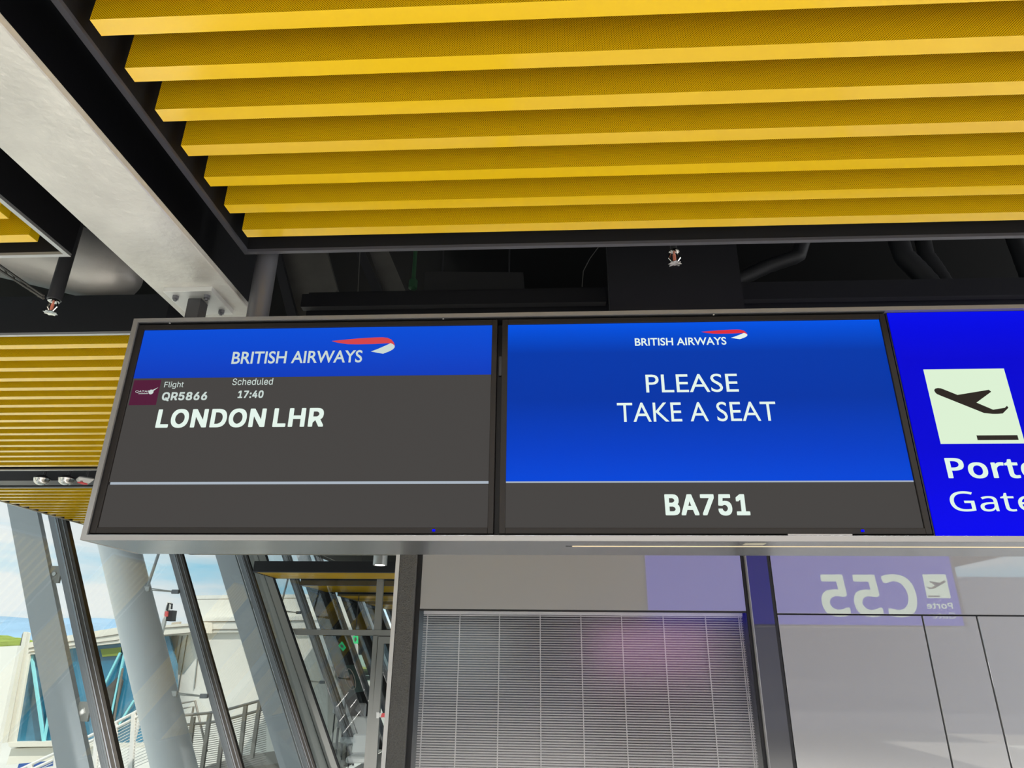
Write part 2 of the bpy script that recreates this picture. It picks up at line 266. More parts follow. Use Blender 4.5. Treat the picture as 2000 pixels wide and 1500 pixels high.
# ---------------------------------------------------------------- lettering
GL = {"iL":[393,[[[160,0,60,0,60,170,60,339,60,509,82,509,103,509,125,509,125,358,125,208,125,57,203,57,282,57,361,57,361,38,361,19,361,0,261,0]]]],"iO":[533,[[[311,-7,267,-7,223,-7,184,4,150,25,116,46,90,76,70,115,50,154,40,201,40,254,40,308,50,354,70,393,90,432,116,462,150,484,184,505,223,516,267,516,311,516,350,505,384,484,418,462,444,432,464,393,483,354,493,308,493,254,493,201,483,154,464,115,444,76,418,46,384,25,350,4],[236,53,267,53,297,53,325,61,349,76,374,91,394,114,408,144,423,174,430,211,430,254,430,298,423,335,408,365,394,395,374,417,349,433,325,448,297,456,267,456,236,456,209,448,184,433,159,417,140,394,125,364,111,334,103,297,103,254,103,211,111,174,125,144,140,114,159,92,184,76,209,61]]]],"iN":[523,[[[82,0,60,0,60,170,60,339,60,509,85,509,111,509,136,509,205,400,274,291,343,183,349,174,355,164,363,151,370,138,379,123,388,107,396,90,405,73,414,55,411,55,408,54,405,54,403,72,401,90,401,108,400,126,399,142,399,157,399,172,399,185,399,195,399,300,399,404,399,509,420,509,442,509,463,509,463,339,463,170,463,0,438,0,412,0,387,0,325,97,264,193,202,290,194,303,186,316,177,331,169,345,159,362,148,381,137,400,123,424,108,452,111,453,115,453,119,454,120,428,121,405,122,384,123,362,124,344,124,328,125,312,125,300,125,291,125,194,125,97,125,0,103,0]]]],"iD":[502,[[[271,0,219,0,178,0,137,0,96,0,96,19,96,38,96,57,136,57,175,57,215,57,256,57,291,65,318,81,345,97,366,119,379,149,392,179,399,214,399,255,399,296,392,331,379,361,366,390,346,412,320,428,293,444,260,452,221,452,178,452,136,452,93,452,93,471,93,490,93,509,137,509,181,509,225,509,275,509,317,499,353,478,388,458,415,429,433,391,452,353,462,308,462,255,462,202,452,157,433,119,414,81,387,51,351,31,314,10]],[[103,509,125,509,125,339,125,170,125,0,103,0,82,0,60,0,60,170,60,339,60,509,82,509]]]],"iH":[517,[[[82,0,60,0,60,170,60,339,60,509,82,509,103,509,125,509,125,435,125,362,125,289,214,289,303,289,392,289,392,362,392,435,392,509,414,509,435,509,457,509,457,339,457,170,457,0,435,0,414,0,392,0,392,77,392,155,392,232,303,232,214,232,125,232,125,155,125,77,125,0,103,0]]]],"iR":[449,[[[82,0,60,0,60,170,60,339,60,509,119,509,177,509,236,509,275,509,307,502,333,489,359,475,378,457,390,433,403,410,409,382,409,352,409,321,403,295,390,271,378,248,359,230,333,217,307,204,275,198,236,198,189,198,143,198,96,198,96,217,96,236,96,255,142,255,188,255,234,255,260,255,281,259,298,267,314,275,326,286,334,300,341,315,345,332,345,352,345,372,341,390,334,405,326,420,314,431,298,440,281,448,259,452,233,452,197,452,161,452,125,452,125,301,125,151,125,0,103,0]],[[378,0,353,0,312,76,271,153,230,229,254,229,279,229,303,229,344,153,386,76,428,0,403,0]]]],"iQ":[533,[[[274,121,245,159,268,159,290,159,313,159,332,134,351,109,369,85,374,78,379,71,384,65,412,27,440,-10,468,-48,446,-48,423,-48,401,-48,382,-23,364,2,346,27,341,33,336,39,331,46,302,84]],[[311,-7,267,-7,223,-7,184,4,150,25,116,46,90,76,70,115,50,154,40,201,40,254,40,308,50,354,70,393,90,432,116,462,150,484,184,505,223,516,267,516,311,516,350,505,384,484,418,462,444,432,464,393,483,354,493,308,493,254,493,201,483,154,464,115,444,76,418,46,384,25,350,4],[236,53,267,53,297,53,325,61,349,76,374,91,394,114,408,144,423,174,430,211,430,254,430,298,423,335,408,365,394,395,374,417,349,433,325,448,297,456,267,456,236,456,209,448,184,433,159,417,140,394,125,364,111,334,103,297,103,254,103,211,111,174,125,144,140,114,159,92,184,76,209,61]]]],"i5":[453,[[[254,-7,221,-7,191,-7,164,-1,140,11,116,23,97,39,83,60,69,81,61,104,60,130,81,130,101,130,122,130,124,115,129,101,138,89,147,77,159,67,173,60,188,53,204,50,221,50,242,50,260,55,276,64,292,74,305,87,314,104,323,121,328,141,328,162,328,184,323,204,314,221,304,238,291,252,275,262,258,272,239,277,218,277,201,277,184,274,167,268,151,263,138,255,128,246,108,248,88,250,67,253,77,338,86,423,96,509,186,509,276,509,366,509,366,490,366,471,366,452,294,452,222,452,151,452,145,402,139,352,134,301,135,301,135,301,136,301,147,311,161,319,178,325,194,331,211,334,229,334,253,334,274,329,294,321,313,313,331,301,345,285,359,270,371,252,379,231,387,210,391,188,391,163,391,130,384,101,369,76,354,50,334,30,309,15,283,1]]]],"i6":[453,[[[258,-7,226,-7,195,-7,167,0,142,15,118,29,98,49,84,74,71,100,64,129,64,162,64,186,69,212,80,239,91,266,110,300,137,340,176,396,214,453,252,509,276,509,299,509,322,509,265,426,208,344,151,261,149,261,147,261,145,261,150,271,157,280,165,288,174,296,184,302,196,307,207,312,221,314,235,314,266,314,293,308,316,295,339,282,357,263,370,240,382,216,389,189,389,157,389,125,382,97,368,73,354,48,334,28,310,14,286,0],[207,48,226,48,246,48,264,53,279,63,294,72,306,85,314,101,323,118,327,136,327,157,327,178,323,197,314,213,306,230,294,242,279,251,264,261,246,265,226,265,207,265,189,261,174,252,159,243,147,230,138,214,129,198,125,179,125,158,125,137,129,118,138,102,147,85,159,72,174,63,189,53]]]],"i7":[453,[[[120,0,97,0,172,149,248,299,323,448,323,450,323,451,323,452,236,452,149,452,62,452,62,471,62,490,62,509,172,509,281,509,391,509,391,489,391,469,391,449,315,299,240,150,165,0,142,0]]]],"i8":[453,[[[260,-7,226,-7,192,-7,162,-1,136,11,109,24,89,40,74,62,59,83,52,108,52,135,52,157,56,177,65,195,74,213,86,229,101,241,116,253,133,261,153,265,153,265,153,266,153,267,128,273,108,287,93,308,78,329,70,353,70,380,70,406,77,429,90,450,104,470,122,486,146,498,169,510,196,516,226,516,256,516,283,510,306,498,329,486,348,470,361,450,375,429,382,406,382,380,382,353,374,329,359,308,344,287,325,273,300,267,300,266,300,265,300,265,319,261,336,253,351,241,366,229,378,213,387,195,396,177,401,157,401,135,401,108,393,83,378,62,364,40,343,24,317,11,291,-1],[204,49,226,49,249,49,268,53,285,60,301,68,314,78,323,91,332,105,337,121,337,139,337,158,332,174,322,189,313,203,300,214,283,223,266,231,247,235,226,235,205,235,186,231,169,223,152,214,139,203,130,189,120,174,115,158,115,139,115,121,120,105,129,91,138,78,151,68,167,60,184,53],[208,290,226,290,244,290,260,293,274,300,288,307,299,318,307,330,315,343,319,358,319,376,319,393,315,407,308,420,300,433,289,443,275,449,261,456,245,460,226,460,208,460,191,456,177,449,163,443,152,433,145,420,137,407,133,393,133,376,133,358,137,343,145,330,152,318,163,307,178,300,192,293]]]],"i1":[453,[[[181,0,76,0,76,18,76,36,76,55,181,55,286,55,391,55,391,36,391,18,391,0,286,0]],[[250,509,276,509,276,339,276,170,276,0,255,0,234,0,212,0,212,149,212,299,212,448,211,448,210,448,209,448,168,418,127,388,86,358,86,381,86,404,86,427,123,454,161,481,198,509,224,509]]]],"i4":[453,[[[164,105,40,105,40,123,40,141,40,158,109,275,178,392,247,509,268,509,289,509,311,509,243,394,176,280,109,166,109,165,109,164,109,163,210,163,312,163,413,163,413,144,413,125,413,105,289,105]],[[302,0,282,0,282,40,282,81,282,121,282,130,282,138,282,146,282,203,282,260,282,318,302,318,322,318,343,318,343,212,343,106,343,0,322,0]]]],"i0":[453,[[[264,-7,227,-7,189,-7,157,3,130,24,103,45,83,74,69,113,55,152,48,199,48,254,48,309,55,356,69,395,83,434,104,464,130,484,157,505,189,516,227,516,264,516,296,505,323,484,350,464,370,434,384,395,398,356,405,309,405,254,405,199,398,152,384,113,370,74,350,45,323,24,297,3],[202,50,227,50,252,50,273,58,290,74,308,90,321,113,330,144,339,174,344,211,344,254,344,297,339,334,330,365,321,395,308,419,290,435,273,451,252,460,227,460,202,460,180,451,163,435,146,419,132,395,123,365,114,334,109,297,109,254,109,211,114,174,123,144,132,113,146,90,163,74,180,58]]]],"i:":[188,[[[108,-4,95,-4,83,-4,72,0,63,9,54,18,50,28,50,41,50,54,54,65,63,73,72,82,83,87,95,87,108,87,119,82,128,73,137,65,141,54,141,41,141,28,137,18,128,9,119,0]],[[108,271,95,271,83,271,72,275,63,284,54,293,50,304,50,316,50,329,54,340,63,349,72,357,83,362,95,362,108,362,119,357,128,349,137,340,141,329,141,316,141,304,137,293,128,284,119,275]]]],"iF":[410,[[[82,0,60,0,60,170,60,339,60,509,163,509,266,509,369,509,369,490,369,471,369,452,288,452,206,452,125,452,125,394,125,336,125,278,198,278,272,278,346,278,346,259,346,240,346,221,272,221,198,221,125,221,125,147,125,74,125,0,103,0]]]],"il":[189,[[[147,-2,139,-2,110,-2,88,5,74,20,60,35,53,57,53,84,53,226,53,367,53,509,73,509,93,509,114,509,114,372,114,235,114,99,114,81,116,69,120,62,125,55,133,52,146,52,152,52,157,52,160,53,164,53,167,54,170,54,173,37,177,20,181,3,175,1,169,0,162,-1,154,-2]]]],"ii":[167,[[[73,0,53,0,53,126,53,253,53,379,73,379,93,379,114,379,114,253,114,126,114,0,93,0]],[[95,443,84,443,72,443,62,447,54,455,45,462,41,472,41,483,41,494,45,504,54,512,62,520,72,524,84,524,95,524,106,520,114,512,122,504,126,494,126,483,126,472,122,462,114,455,106,447]]]],"ig":[425,[[[238,-151,207,-151,179,-151,155,-147,134,-140,113,-132,96,-123,82,-110,69,-98,58,-84,51,-69,67,-60,84,-50,101,-41,107,-49,113,-57,122,-66,130,-75,141,-82,154,-88,168,-94,186,-97,207,-97,238,-97,263,-90,282,-75,302,-60,311,-37,311,-6,311,19,311,44,311,68,310,68,308,68,306,68,301,60,295,51,287,41,278,32,267,23,252,16,238,8,219,5,195,5,164,5,137,12,113,27,88,41,69,62,55,90,41,118,34,152,34,191,34,230,41,264,55,293,69,322,88,345,112,361,137,376,165,384,196,384,220,384,239,381,253,373,268,365,280,356,288,346,297,336,303,327,308,319,309,319,311,319,313,319,313,339,313,359,313,379,333,379,353,379,372,379,372,250,372,121,372,-9,372,-42,365,-69,350,-90,335,-111,316,-126,291,-136,266,-146],[181,59,205,59,228,59,248,64,264,75,280,86,292,101,300,121,308,141,312,165,312,193,312,220,308,243,300,264,292,284,280,301,264,312,248,324,228,330,205,330,181,330,161,324,145,312,129,299,117,283,109,262,100,242,96,219,96,193,96,166,100,143,109,123,117,103,129,87,145,76,162,65]]]],"ih":[410,[[[114,249,114,227,114,151,114,76,114,0,93,0,73,0,53,0,53,170,53,339,53,509,73,509,93,509,114,509,114,435,114,361,114,287,110,287,106,287,102,287,114,322,131,347,152,362,174,377,199,384,227,384,253,384,276,379,295,369,315,358,330,342,341,321,352,299,357,273,357,240,357,160,357,80,357,0,337,0,316,0,296,0,296,78,296,157,296,235,296,265,288,288,273,304,258,321,237,329,210,329,192,329,175,325,161,317,146,309,135,298,126,283,118,267]]]],"it":[227,[[[138,379,204,379,204,362,204,344,204,327,138,327,72,327,6,327,6,344,6,362,6,379,72,379]],[[65,345,65,471,85,471,106,471,126,471,126,347,126,222,126,98,126,81,129,69,136,61,143,54,154,50,170,50,174,50,179,50,185,51,191,52,197,53,202,54,206,36,209,19,213,2,207,0,200,-2,192,-3,184,-4,176,-4,168,-4,136,-4,110,4,92,21,74,38,65,62,65,93,65,219]]]],"iS":[447,[[[263,-9,224,-9,187,-9,155,-3,128,9,100,21,79,38,64,60,49,82,40,107,38,137,60,137,82,137,104,137,106,117,112,101,123,88,134,75,149,65,166,59,184,52,203,49,224,49,247,49,268,53,286,60,304,68,319,78,329,92,340,105,346,121,346,139,346,155,341,169,332,179,323,189,311,198,296,205,281,211,264,217,245,222,224,228,204,234,184,239,142,251,109,268,86,289,63,311,52,339,52,372,52,401,60,426,75,448,90,469,111,486,138,498,164,510,194,516,227,516,261,516,290,510,316,498,342,486,362,469,377,449,392,428,400,404,401,378,380,378,358,378,337,378,335,403,323,423,302,437,281,451,256,459,225,459,203,459,184,455,167,448,151,441,138,431,129,418,120,406,115,391,115,376,115,358,120,344,131,334,142,323,154,314,169,308,184,302,199,297,212,293,230,289,247,284,264,279,279,275,295,270,312,264,328,257,344,248,359,238,373,227,385,214,395,198,404,181,408,162,408,139,408,111,401,86,386,64,372,41,351,24,323,11,296,-2]]]],"ic":[396,[[[226,-8,207,-8,173,-8,143,0,117,16,91,33,71,56,56,85,41,114,34,149,34,187,34,227,41,262,56,291,71,321,91,343,117,360,143,376,173,384,207,384,226,384,243,382,260,377,276,372,292,365,305,356,319,347,330,335,340,322,350,309,357,294,362,277,342,272,322,267,303,262,300,272,296,281,290,289,285,297,278,305,270,311,262,317,253,322,242,325,232,328,220,330,207,330,182,330,161,323,145,310,129,297,116,280,108,258,100,237,96,213,96,187,96,162,100,139,108,117,116,96,129,79,145,66,161,53,182,46,207,46,220,46,232,48,243,52,253,55,263,60,271,66,279,72,286,80,292,89,297,97,301,107,304,117,324,112,343,107,363,102,358,85,351,70,341,56,332,43,320,31,306,21,293,12,277,4,261,-1,244,-6]]]],"ie":[404,[[[238,-8,212,-8,175,-8,143,0,117,16,90,33,70,56,56,85,41,114,34,148,34,187,34,226,41,260,55,290,69,319,89,343,115,359,141,376,171,384,205,384,226,384,246,381,266,374,285,367,303,356,319,341,335,326,348,306,357,282,366,258,371,228,371,194,371,186,371,178,371,169,272,169,174,169,75,169,75,187,75,204,75,221,163,221,250,221,338,221,329,215,319,208,310,202,310,227,306,249,298,269,290,288,278,303,263,314,247,325,228,330,205,330,182,330,163,325,146,313,130,302,118,288,109,270,100,251,96,232,96,211,96,200,96,189,96,178,96,150,101,126,110,106,120,87,134,72,151,61,168,51,189,46,212,46,228,46,241,48,254,53,266,57,277,64,285,73,294,82,301,93,306,105,325,101,345,96,365,91,359,71,349,54,335,39,321,24,303,13,283,4,262,-4]]]],"id":[424,[[[219,-8,195,-8,164,-8,136,0,111,16,87,32,68,55,55,84,41,114,34,149,34,189,34,229,41,263,55,293,69,322,88,345,112,361,136,376,164,384,196,384,219,384,238,381,253,373,268,365,279,356,287,346,296,336,302,327,306,319,308,319,309,319,311,319,311,382,311,446,311,509,331,509,351,509,372,509,372,339,372,170,372,0,352,0,332,0,313,0,313,20,313,39,313,59,311,59,309,59,307,59,302,51,295,42,287,31,278,21,267,12,252,4,238,-4],[181,47,205,47,227,47,247,53,263,65,279,77,291,94,299,115,308,136,312,161,312,189,312,217,308,242,300,263,292,284,279,300,263,312,247,324,228,330,205,330,181,330,161,324,145,311,129,299,116,282,108,261,100,240,96,216,96,189,96,162,100,138,109,117,117,95,129,78,145,66,161,53]]]],"iu":[410,[[[211,-5,182,-5,157,-5,134,0,115,11,95,21,80,37,69,59,58,80,53,107,53,139,53,219,53,299,53,379,73,379,93,379,114,379,114,301,114,222,114,144,114,114,121,91,137,75,152,58,173,50,200,50,218,50,235,54,249,62,264,70,275,81,283,97,292,112,296,131,296,153,296,228,296,304,296,379,316,379,337,379,357,379,357,253,357,126,357,0,337,0,318,0,298,0,298,31,298,61,298,92,301,92,304,92,307,92,295,57,279,32,257,17,235,2]]]],"iB":[456,[[[122,0,60,0,60,170,60,339,60,509,120,509,181,509,241,509,276,509,306,503,329,491,352,479,369,462,381,442,392,422,398,399,398,374,398,352,394,334,387,320,379,306,369,294,356,286,344,277,330,271,315,267,315,265,315,264,315,262,331,261,347,255,363,245,379,235,392,221,402,203,413,185,418,163,418,136,418,111,412,87,400,67,388,46,370,30,344,18,319,6,287,0,247,0,184,0],[125,115,125,57,165,57,205,57,245,57,284,57,313,65,330,80,347,95,355,114,355,137,355,154,351,170,342,184,334,198,321,209,306,218,290,227,271,231,248,231,207,231,166,231,125,231,125,173],[125,341,125,285,162,285,200,285,238,285,257,285,273,289,288,296,303,303,315,313,323,326,332,339,336,355,336,372,336,395,328,414,313,429,297,444,273,452,240,452,202,452,163,452,125,452,125,396]]]],"iA":[480,[[[39,0,16,0,78,170,140,339,201,509,226,509,251,509,276,509,338,339,401,170,463,0,440,0,418,0,395,0,359,101,323,202,287,302,281,321,273,344,264,372,255,400,245,435,232,478,236,478,241,478,245,478,233,435,222,399,213,371,204,343,196,320,191,302,155,202,120,101,85,0,62,0]],[[197,142,110,142,110,161,110,180,110,199,197,199,283,199,370,199,370,180,370,161,370,142,283,142]]]],"iT":[449,[[[85,452,32,452,32,471,32,490,32,509,160,509,288,509,417,509,417,490,417,471,417,452,363,452,310,452,257,452,257,301,257,151,257,0,235,0,214,0,193,0,193,151,193,301,193,452,139,452]]]],"i9":[453,[[[195,516,226,516,258,516,286,508,310,494,335,480,354,460,368,434,382,409,389,380,389,347,389,323,383,297,373,270,362,243,343,209,315,168,277,112,239,56,200,0,177,0,154,0,130,0,187,83,244,165,301,248,303,248,305,248,307,248,303,238,296,229,287,221,279,213,269,207,257,202,245,197,232,195,218,195,187,195,160,201,137,214,114,227,96,245,83,269,70,292,64,320,64,352,64,384,71,412,85,436,99,461,118,480,143,494,167,508],[246,460,226,460,207,460,189,456,174,446,159,437,147,424,138,407,130,391,125,372,125,352,125,330,130,312,138,295,147,279,159,266,174,257,189,248,207,243,226,243,246,243,263,248,279,257,294,266,306,279,314,295,323,311,327,330,327,350,327,372,323,391,314,407,306,424,294,437,279,446,264,456]]]],"nP":[485,[[[179,573,229,573,304,573,359,558,393,528,427,499,444,458,444,404,444,381,440,358,433,336,425,315,412,295,395,278,377,261,353,248,324,238,295,228,258,223,216,223,194,223,172,223,150,223,150,149,150,74,150,0,126,0,102,0,78,0,78,191,78,382,78,573,128,573],[274,511,223,511,199,511,174,511,150,511,150,435,150,360,150,285,169,285,188,285,208,285,244,285,274,289,298,296,322,304,340,316,352,334,364,351,370,373,370,401,370,438,358,465,334,484,311,502]]]],"no":[485,[[[442,263,442,216,442,180,437,148,428,121,418,93,405,70,388,51,370,31,349,17,324,7,300,-3,272,-8,241,-8,213,-8,187,-3,163,7,139,17,118,31,100,51,83,70,69,93,59,121,49,148,44,180,44,216,44,263,52,304,68,336,84,369,107,394,137,412,167,429,203,438,244,438,283,438,317,429,347,412,377,394,400,369,417,336,433,304],[117,267,117,216,117,182,121,153,130,128,139,103,153,84,172,71,190,57,214,51,243,51,272,51,296,57,314,71,333,84,347,103,356,128,364,153,369,182,369,216,369,250,364,279,355,303,346,327,332,346,314,359,296,372,272,379,242,379,198,379,167,364,147,335,127,306]]]],"nr":[331,[[[249,438,269,438,277,438,285,437,295,437,304,436,312,435,319,433,316,411,313,390,310,368,303,370,296,371,287,372,279,373,271,374,264,374,247,374,231,370,217,363,202,356,188,347,176,334,165,321,155,306,149,289,142,271,139,251,139,229,139,153,139,76,139,0,115,0,92,0,68,0,68,143,68,287,68,430,87,430,107,430,126,430,129,404,131,377,134,351,135,351,136,351,137,351,146,367,157,382,170,395,183,408,198,418,214,426,231,434]]]],"nt":[289,[[[192,50,212,50,222,50,233,51,245,53,256,54,265,56,272,59,272,41,272,23,272,5,264,1,254,-2,240,-4,226,-7,213,-8,200,-8,177,-8,157,-4,138,4,119,11,103,25,91,44,80,63,74,90,74,125,74,209,74,292,74,375,53,375,33,375,13,375,13,387,13,398,13,409,33,418,54,428,75,437,84,468,93,498,103,528,117,528,130,528,144,528,144,496,144,463,144,430,186,430,227,430,269,430,269,412,269,393,269,375,227,375,186,375,144,375,144,292,144,210,144,127,144,101,151,81,163,69,176,56]]]],"ne":[452,[[[196,438,234,438,271,438,303,430,329,414,356,398,376,375,390,346,404,317,411,283,411,244,411,230,411,215,411,201,313,201,215,201,117,201,118,153,131,116,154,90,178,65,211,52,254,52,281,52,306,55,327,60,348,65,370,72,392,82,392,61,392,41,392,20,370,10,349,3,327,-1,306,-6,280,-8,251,-8,210,-8,174,0,143,17,112,33,88,58,70,91,53,124,44,164,44,212,44,259,52,299,68,333,84,366,106,392,134,411,163,429],[257,380,233,380,200,380,173,369,154,348,134,326,122,296,119,257,192,257,265,257,338,257,338,282,334,303,326,322,319,340,308,354,292,364,277,375]]]],"nG":[584,[[[326,281,326,302,392,302,458,302,524,302,524,209,524,115,524,22,493,11,462,4,431,-1,399,-6,363,-8,323,-8,264,-8,214,4,173,28,133,51,102,85,81,130,59,174,49,226,49,286,49,346,61,398,84,442,108,486,142,520,186,544,230,568,283,581,346,581,378,581,408,578,437,572,465,566,492,558,516,547,507,526,498,505,489,484,469,493,446,501,421,508,395,514,369,517,342,517,296,517,257,508,225,489,192,470,167,444,150,409,133,375,124,334,124,286,124,241,132,201,146,166,161,131,184,103,216,84,247,64,289,55,340,55,365,55,387,56,404,59,422,61,438,64,452,68,452,125,452,182,452,238,410,238,368,238,326,238,326,260]]]],"na":[450,[[[203,437,231,437,283,437,322,426,347,403,372,380,385,343,385,293,385,195,385,98,385,0,368,0,351,0,334,0,329,20,325,41,320,61,319,61,318,61,317,61,304,45,292,32,279,22,266,12,251,4,234,-1,217,-6,196,-8,172,-8,147,-8,124,-3,103,6,82,15,66,29,55,48,43,67,37,91,37,119,37,162,54,195,87,219,121,242,173,254,243,257,267,257,292,258,316,259,316,268,316,276,316,285,316,321,308,345,293,359,277,373,255,380,227,380,204,380,183,377,163,370,142,363,123,356,106,347,99,365,91,383,84,400,103,410,125,419,151,426,176,433],[273,209,252,208,198,206,161,197,141,182,120,167,110,146,110,119,110,95,117,77,132,66,147,55,165,49,188,49,225,49,255,59,279,79,303,99,315,130,315,172,315,184,315,197,315,210,294,209]]]],"nC":[507,[[[349,517,323,517,293,517,265,512,241,502,216,491,195,476,178,456,161,436,148,412,139,383,130,354,125,322,125,286,125,239,132,198,147,164,162,129,184,102,213,83,242,65,279,55,322,55,348,55,371,57,394,62,416,66,438,71,460,78,460,57,460,36,460,15,438,7,416,1,393,-2,371,-6,343,-8,312,-8,254,-8,205,4,166,28,127,52,98,86,78,131,59,175,49,227,49,287,49,330,55,370,67,406,79,442,97,473,120,499,143,525,172,545,206,559,240,574,280,581,324,581,353,581,382,578,409,572,436,566,461,558,482,547,472,527,463,506,453,486,435,494,416,501,394,508,372,514]]]],"n5":[459,[[[202,351,221,351,260,351,294,345,322,331,351,318,374,299,389,274,405,249,413,219,413,183,413,143,404,109,387,81,370,52,346,30,314,15,282,0,244,-8,199,-8,169,-8,142,-5,116,0,90,5,68,13,51,23,51,45,51,68,51,90,70,78,93,69,121,62,148,55,175,52,200,52,228,52,253,57,274,65,295,74,311,88,323,106,335,125,341,148,341,176,341,213,329,242,306,262,283,282,247,292,197,292,182,292,165,291,146,288,127,285,111,283,99,280,88,287,76,295,64,302,71,392,79,482,86,573,182,573,277,573,373,573,373,551,373,530,373,508,297,508,222,508,146,508,141,453,137,398,132,342,141,344,154,346,169,348,185,350]]]]}
def outline(me_name, splines, bold, res=4):
    cu = bpy.data.curves.new('outline', 'CURVE'); cu.dimensions = '2D'; cu.fill_mode = 'BOTH'; cu.resolution_u = res
    for dx, s in splines:
        n = len(s) // 6; sp = cu.splines.new('BEZIER'); sp.bezier_points.add(n - 1); sp.use_cyclic_u = True
        for i, bp in enumerate(sp.bezier_points):
            q = [v / 1000 for v in s[i * 6:i * 6 + 6]]
            bp.handle_left_type = bp.handle_right_type = 'FREE'
            bp.handle_left = (q[0] + dx, q[1], 0); bp.co = (q[2] + dx, q[3], 0); bp.handle_right = (q[4] + dx, q[5], 0)
    return cu
def flat_verts(kind, s, bold):
    if kind == 'b':
        cu = bpy.data.curves.new('letters', 'FONT'); cu.body = s; cu.size = 1; cu.resolution_u = 4; cu.offset = bold
    else:
        x = 0; lay = {}                     # strokes that overlap inside a glyph go to separate fills
        for ch in s:
            if ch == ' ': x += .27; continue
            adv, gs_ = GL[kind + ch]
            for i, ss in enumerate(gs_): lay.setdefault(i, []).extend((x, q) for q in ss)
            x += adv / 1000 + bold * 1.2
        cu = None
    vs, fs = [], []
    for cu in ([cu] if cu else [outline('letters', q, 0) for q in lay.values()]):
        a_, b_ = curve_faces(cu); n_ = len(vs); vs += a_; fs += [tuple(i + n_ for i in f) for f in b_]
    if kind != 'b' and bold:
        V, Fc = [], []
        for ox, oy in ((-1, -1), (-1, 0), (-1, 1), (0, -1), (0, 1), (1, -1), (1, 0), (1, 1)):
            b0 = len(V); k = bold * (.9 if ox and oy else 1)
            V += [(x + k * ox, y + k * oy * .8) for x, y in vs]; Fc += [tuple(i + b0 for i in f) for f in fs]
        vs, fs = V, Fc
    return vs, fs
def curve_faces(cu):
    o = bpy.data.objects.new('letters', cu); COL.objects.link(o)
    dg = bpy.context.evaluated_depsgraph_get(); dg.update()
    me = bpy.data.meshes.new_from_object(o.evaluated_get(dg)); vs = [(v.co.x, v.co.y) for v in me.vertices]; fs = [tuple(p.vertices) for p in me.polygons]
    COL.objects.unlink(o); bpy.data.objects.remove(o); bpy.data.meshes.remove(me)
    return vs, fs
def text(s, kind, x0, x1, z0, z1, y, m, parent, bold=0., mirror=False, name='lettering', label=None, face=-1):
    """lettering fitted to the box x0..x1, z0..z1 (of its full ink) standing at depth y"""
    vs, fs = flat_verts(kind, s, bold)
    a = min(v[0] for v in vs); b = max(v[0] for v in vs); c = min(v[1] for v in vs); d = max(v[1] for v in vs)
    org = ((x0 + x1) / 2, y, z0); V = []
    for vx, vy in vs:
        u = (vx - a) / (b - a)
        if mirror: u = 1 - u
        V.append((x0 + u * (x1 - x0) - org[0], 0, z0 + (vy - c) / (d - c) * (z1 - z0) - org[2]))
    me = bpy.data.meshes.new(name); me.from_pydata(V, [], fs); me.materials.append(m); me.update()
    o = finish(name, me, parent, org)
    if label: o['label'] = label
    return o
def flat(pts, y, m, parent, name, label=None, th=.0006):
    bm = P([(a, y, b) for a, b in pts], (0, th, 0)); o = obj(name, bm, m, parent)
    if label: o['label'] = label
    return o

# ================================================================= STRUCTURE
def struct(name, bm, m, parent=None, smooth=False):
    o = obj(name, bm, m, parent, smooth)
    if parent is None: o['kind'] = 'structure'
    return o
struct('ceiling', B((-6.6, -14, 2.55), (12, 27, 2.75)), m_void)
struct('floor', B((-3.9, -14, -2.3), (12, 27, -2.1)), m_floor)

bw = bmesh.new()
for a_, b_ in (((-6.5, -14, -2.1), (22, -13.8, -.9)), ((-6.5, -14, 1.5), (22, -13.8, 2.55)), ((-1.5, -14, -.9), (22, -13.8, 1.5)), ((-6.5, -14, -.9), (-5.9, -13.8, 1.5)), ((-3.9, -14, -.9), (-3.7, -13.8, 1.5))): box(bw, a_, b_)
struct('wall_front', bw, mat('blue_grey_wall', (.25, .27, .37, 1), .6))
ap = thing('pink_glow_panel', 'added pink glowing panel far behind the viewer, mirrored in the blind glass', 'screen', (3.3, -6.2, -2.1))  # unseen panel added to give the pink glow mirrored over the blind
obj('glow_face', B((1.0, -6.0, -.35), (3.45, -5.97, .82), .01), m_pink, ap); obj('casing', B((.95, -6.12, -2.1), (3.50, -6.005, .87), .01), m_blk, ap)
# --- back wall with its glossy panels
wb = thing('wall_back', None, None, (1.5, 5.2, -2.1), kind='structure')
obj('backing', B((-1.0, 5.30, -2.1), (6.0, 5.42, 2.55)), m_blk, wb)
def panel(x0, x1, z0, z1): return obj('wall_panel', B((x0, 5.03, z0), (x1, 5.055, z1), .0015), m_panel, wb)
panel(-.928, 1.362, .30, 1.95)
panel(1.572, 4.9, .287, 1.95)
panel(1.572, 2.538, -2.1, .277); panel(2.549, 2.899, -2.1, .277); panel(2.910, 3.87, -2.1, .277); panel(3.88, 4.9, -2.1, .277)
obj('joint_backing', B((1.56, 5.057, -2.1), (4.9, 5.10, 2.0)), m_blk, wb)
obj('transom', B((-.93, 5.032, .288), (1.37, 5.07, .2985)), m_blk, wb)
obj('blind_window_pane', B((-.93, 5.036, -2.1), (1.366, 5.042, .288)), m_glassd, wb)
obj('blind_recess', B((-.93, 5.22, -2.1), (1.37, 5.24, .33)), m_blk, wb)
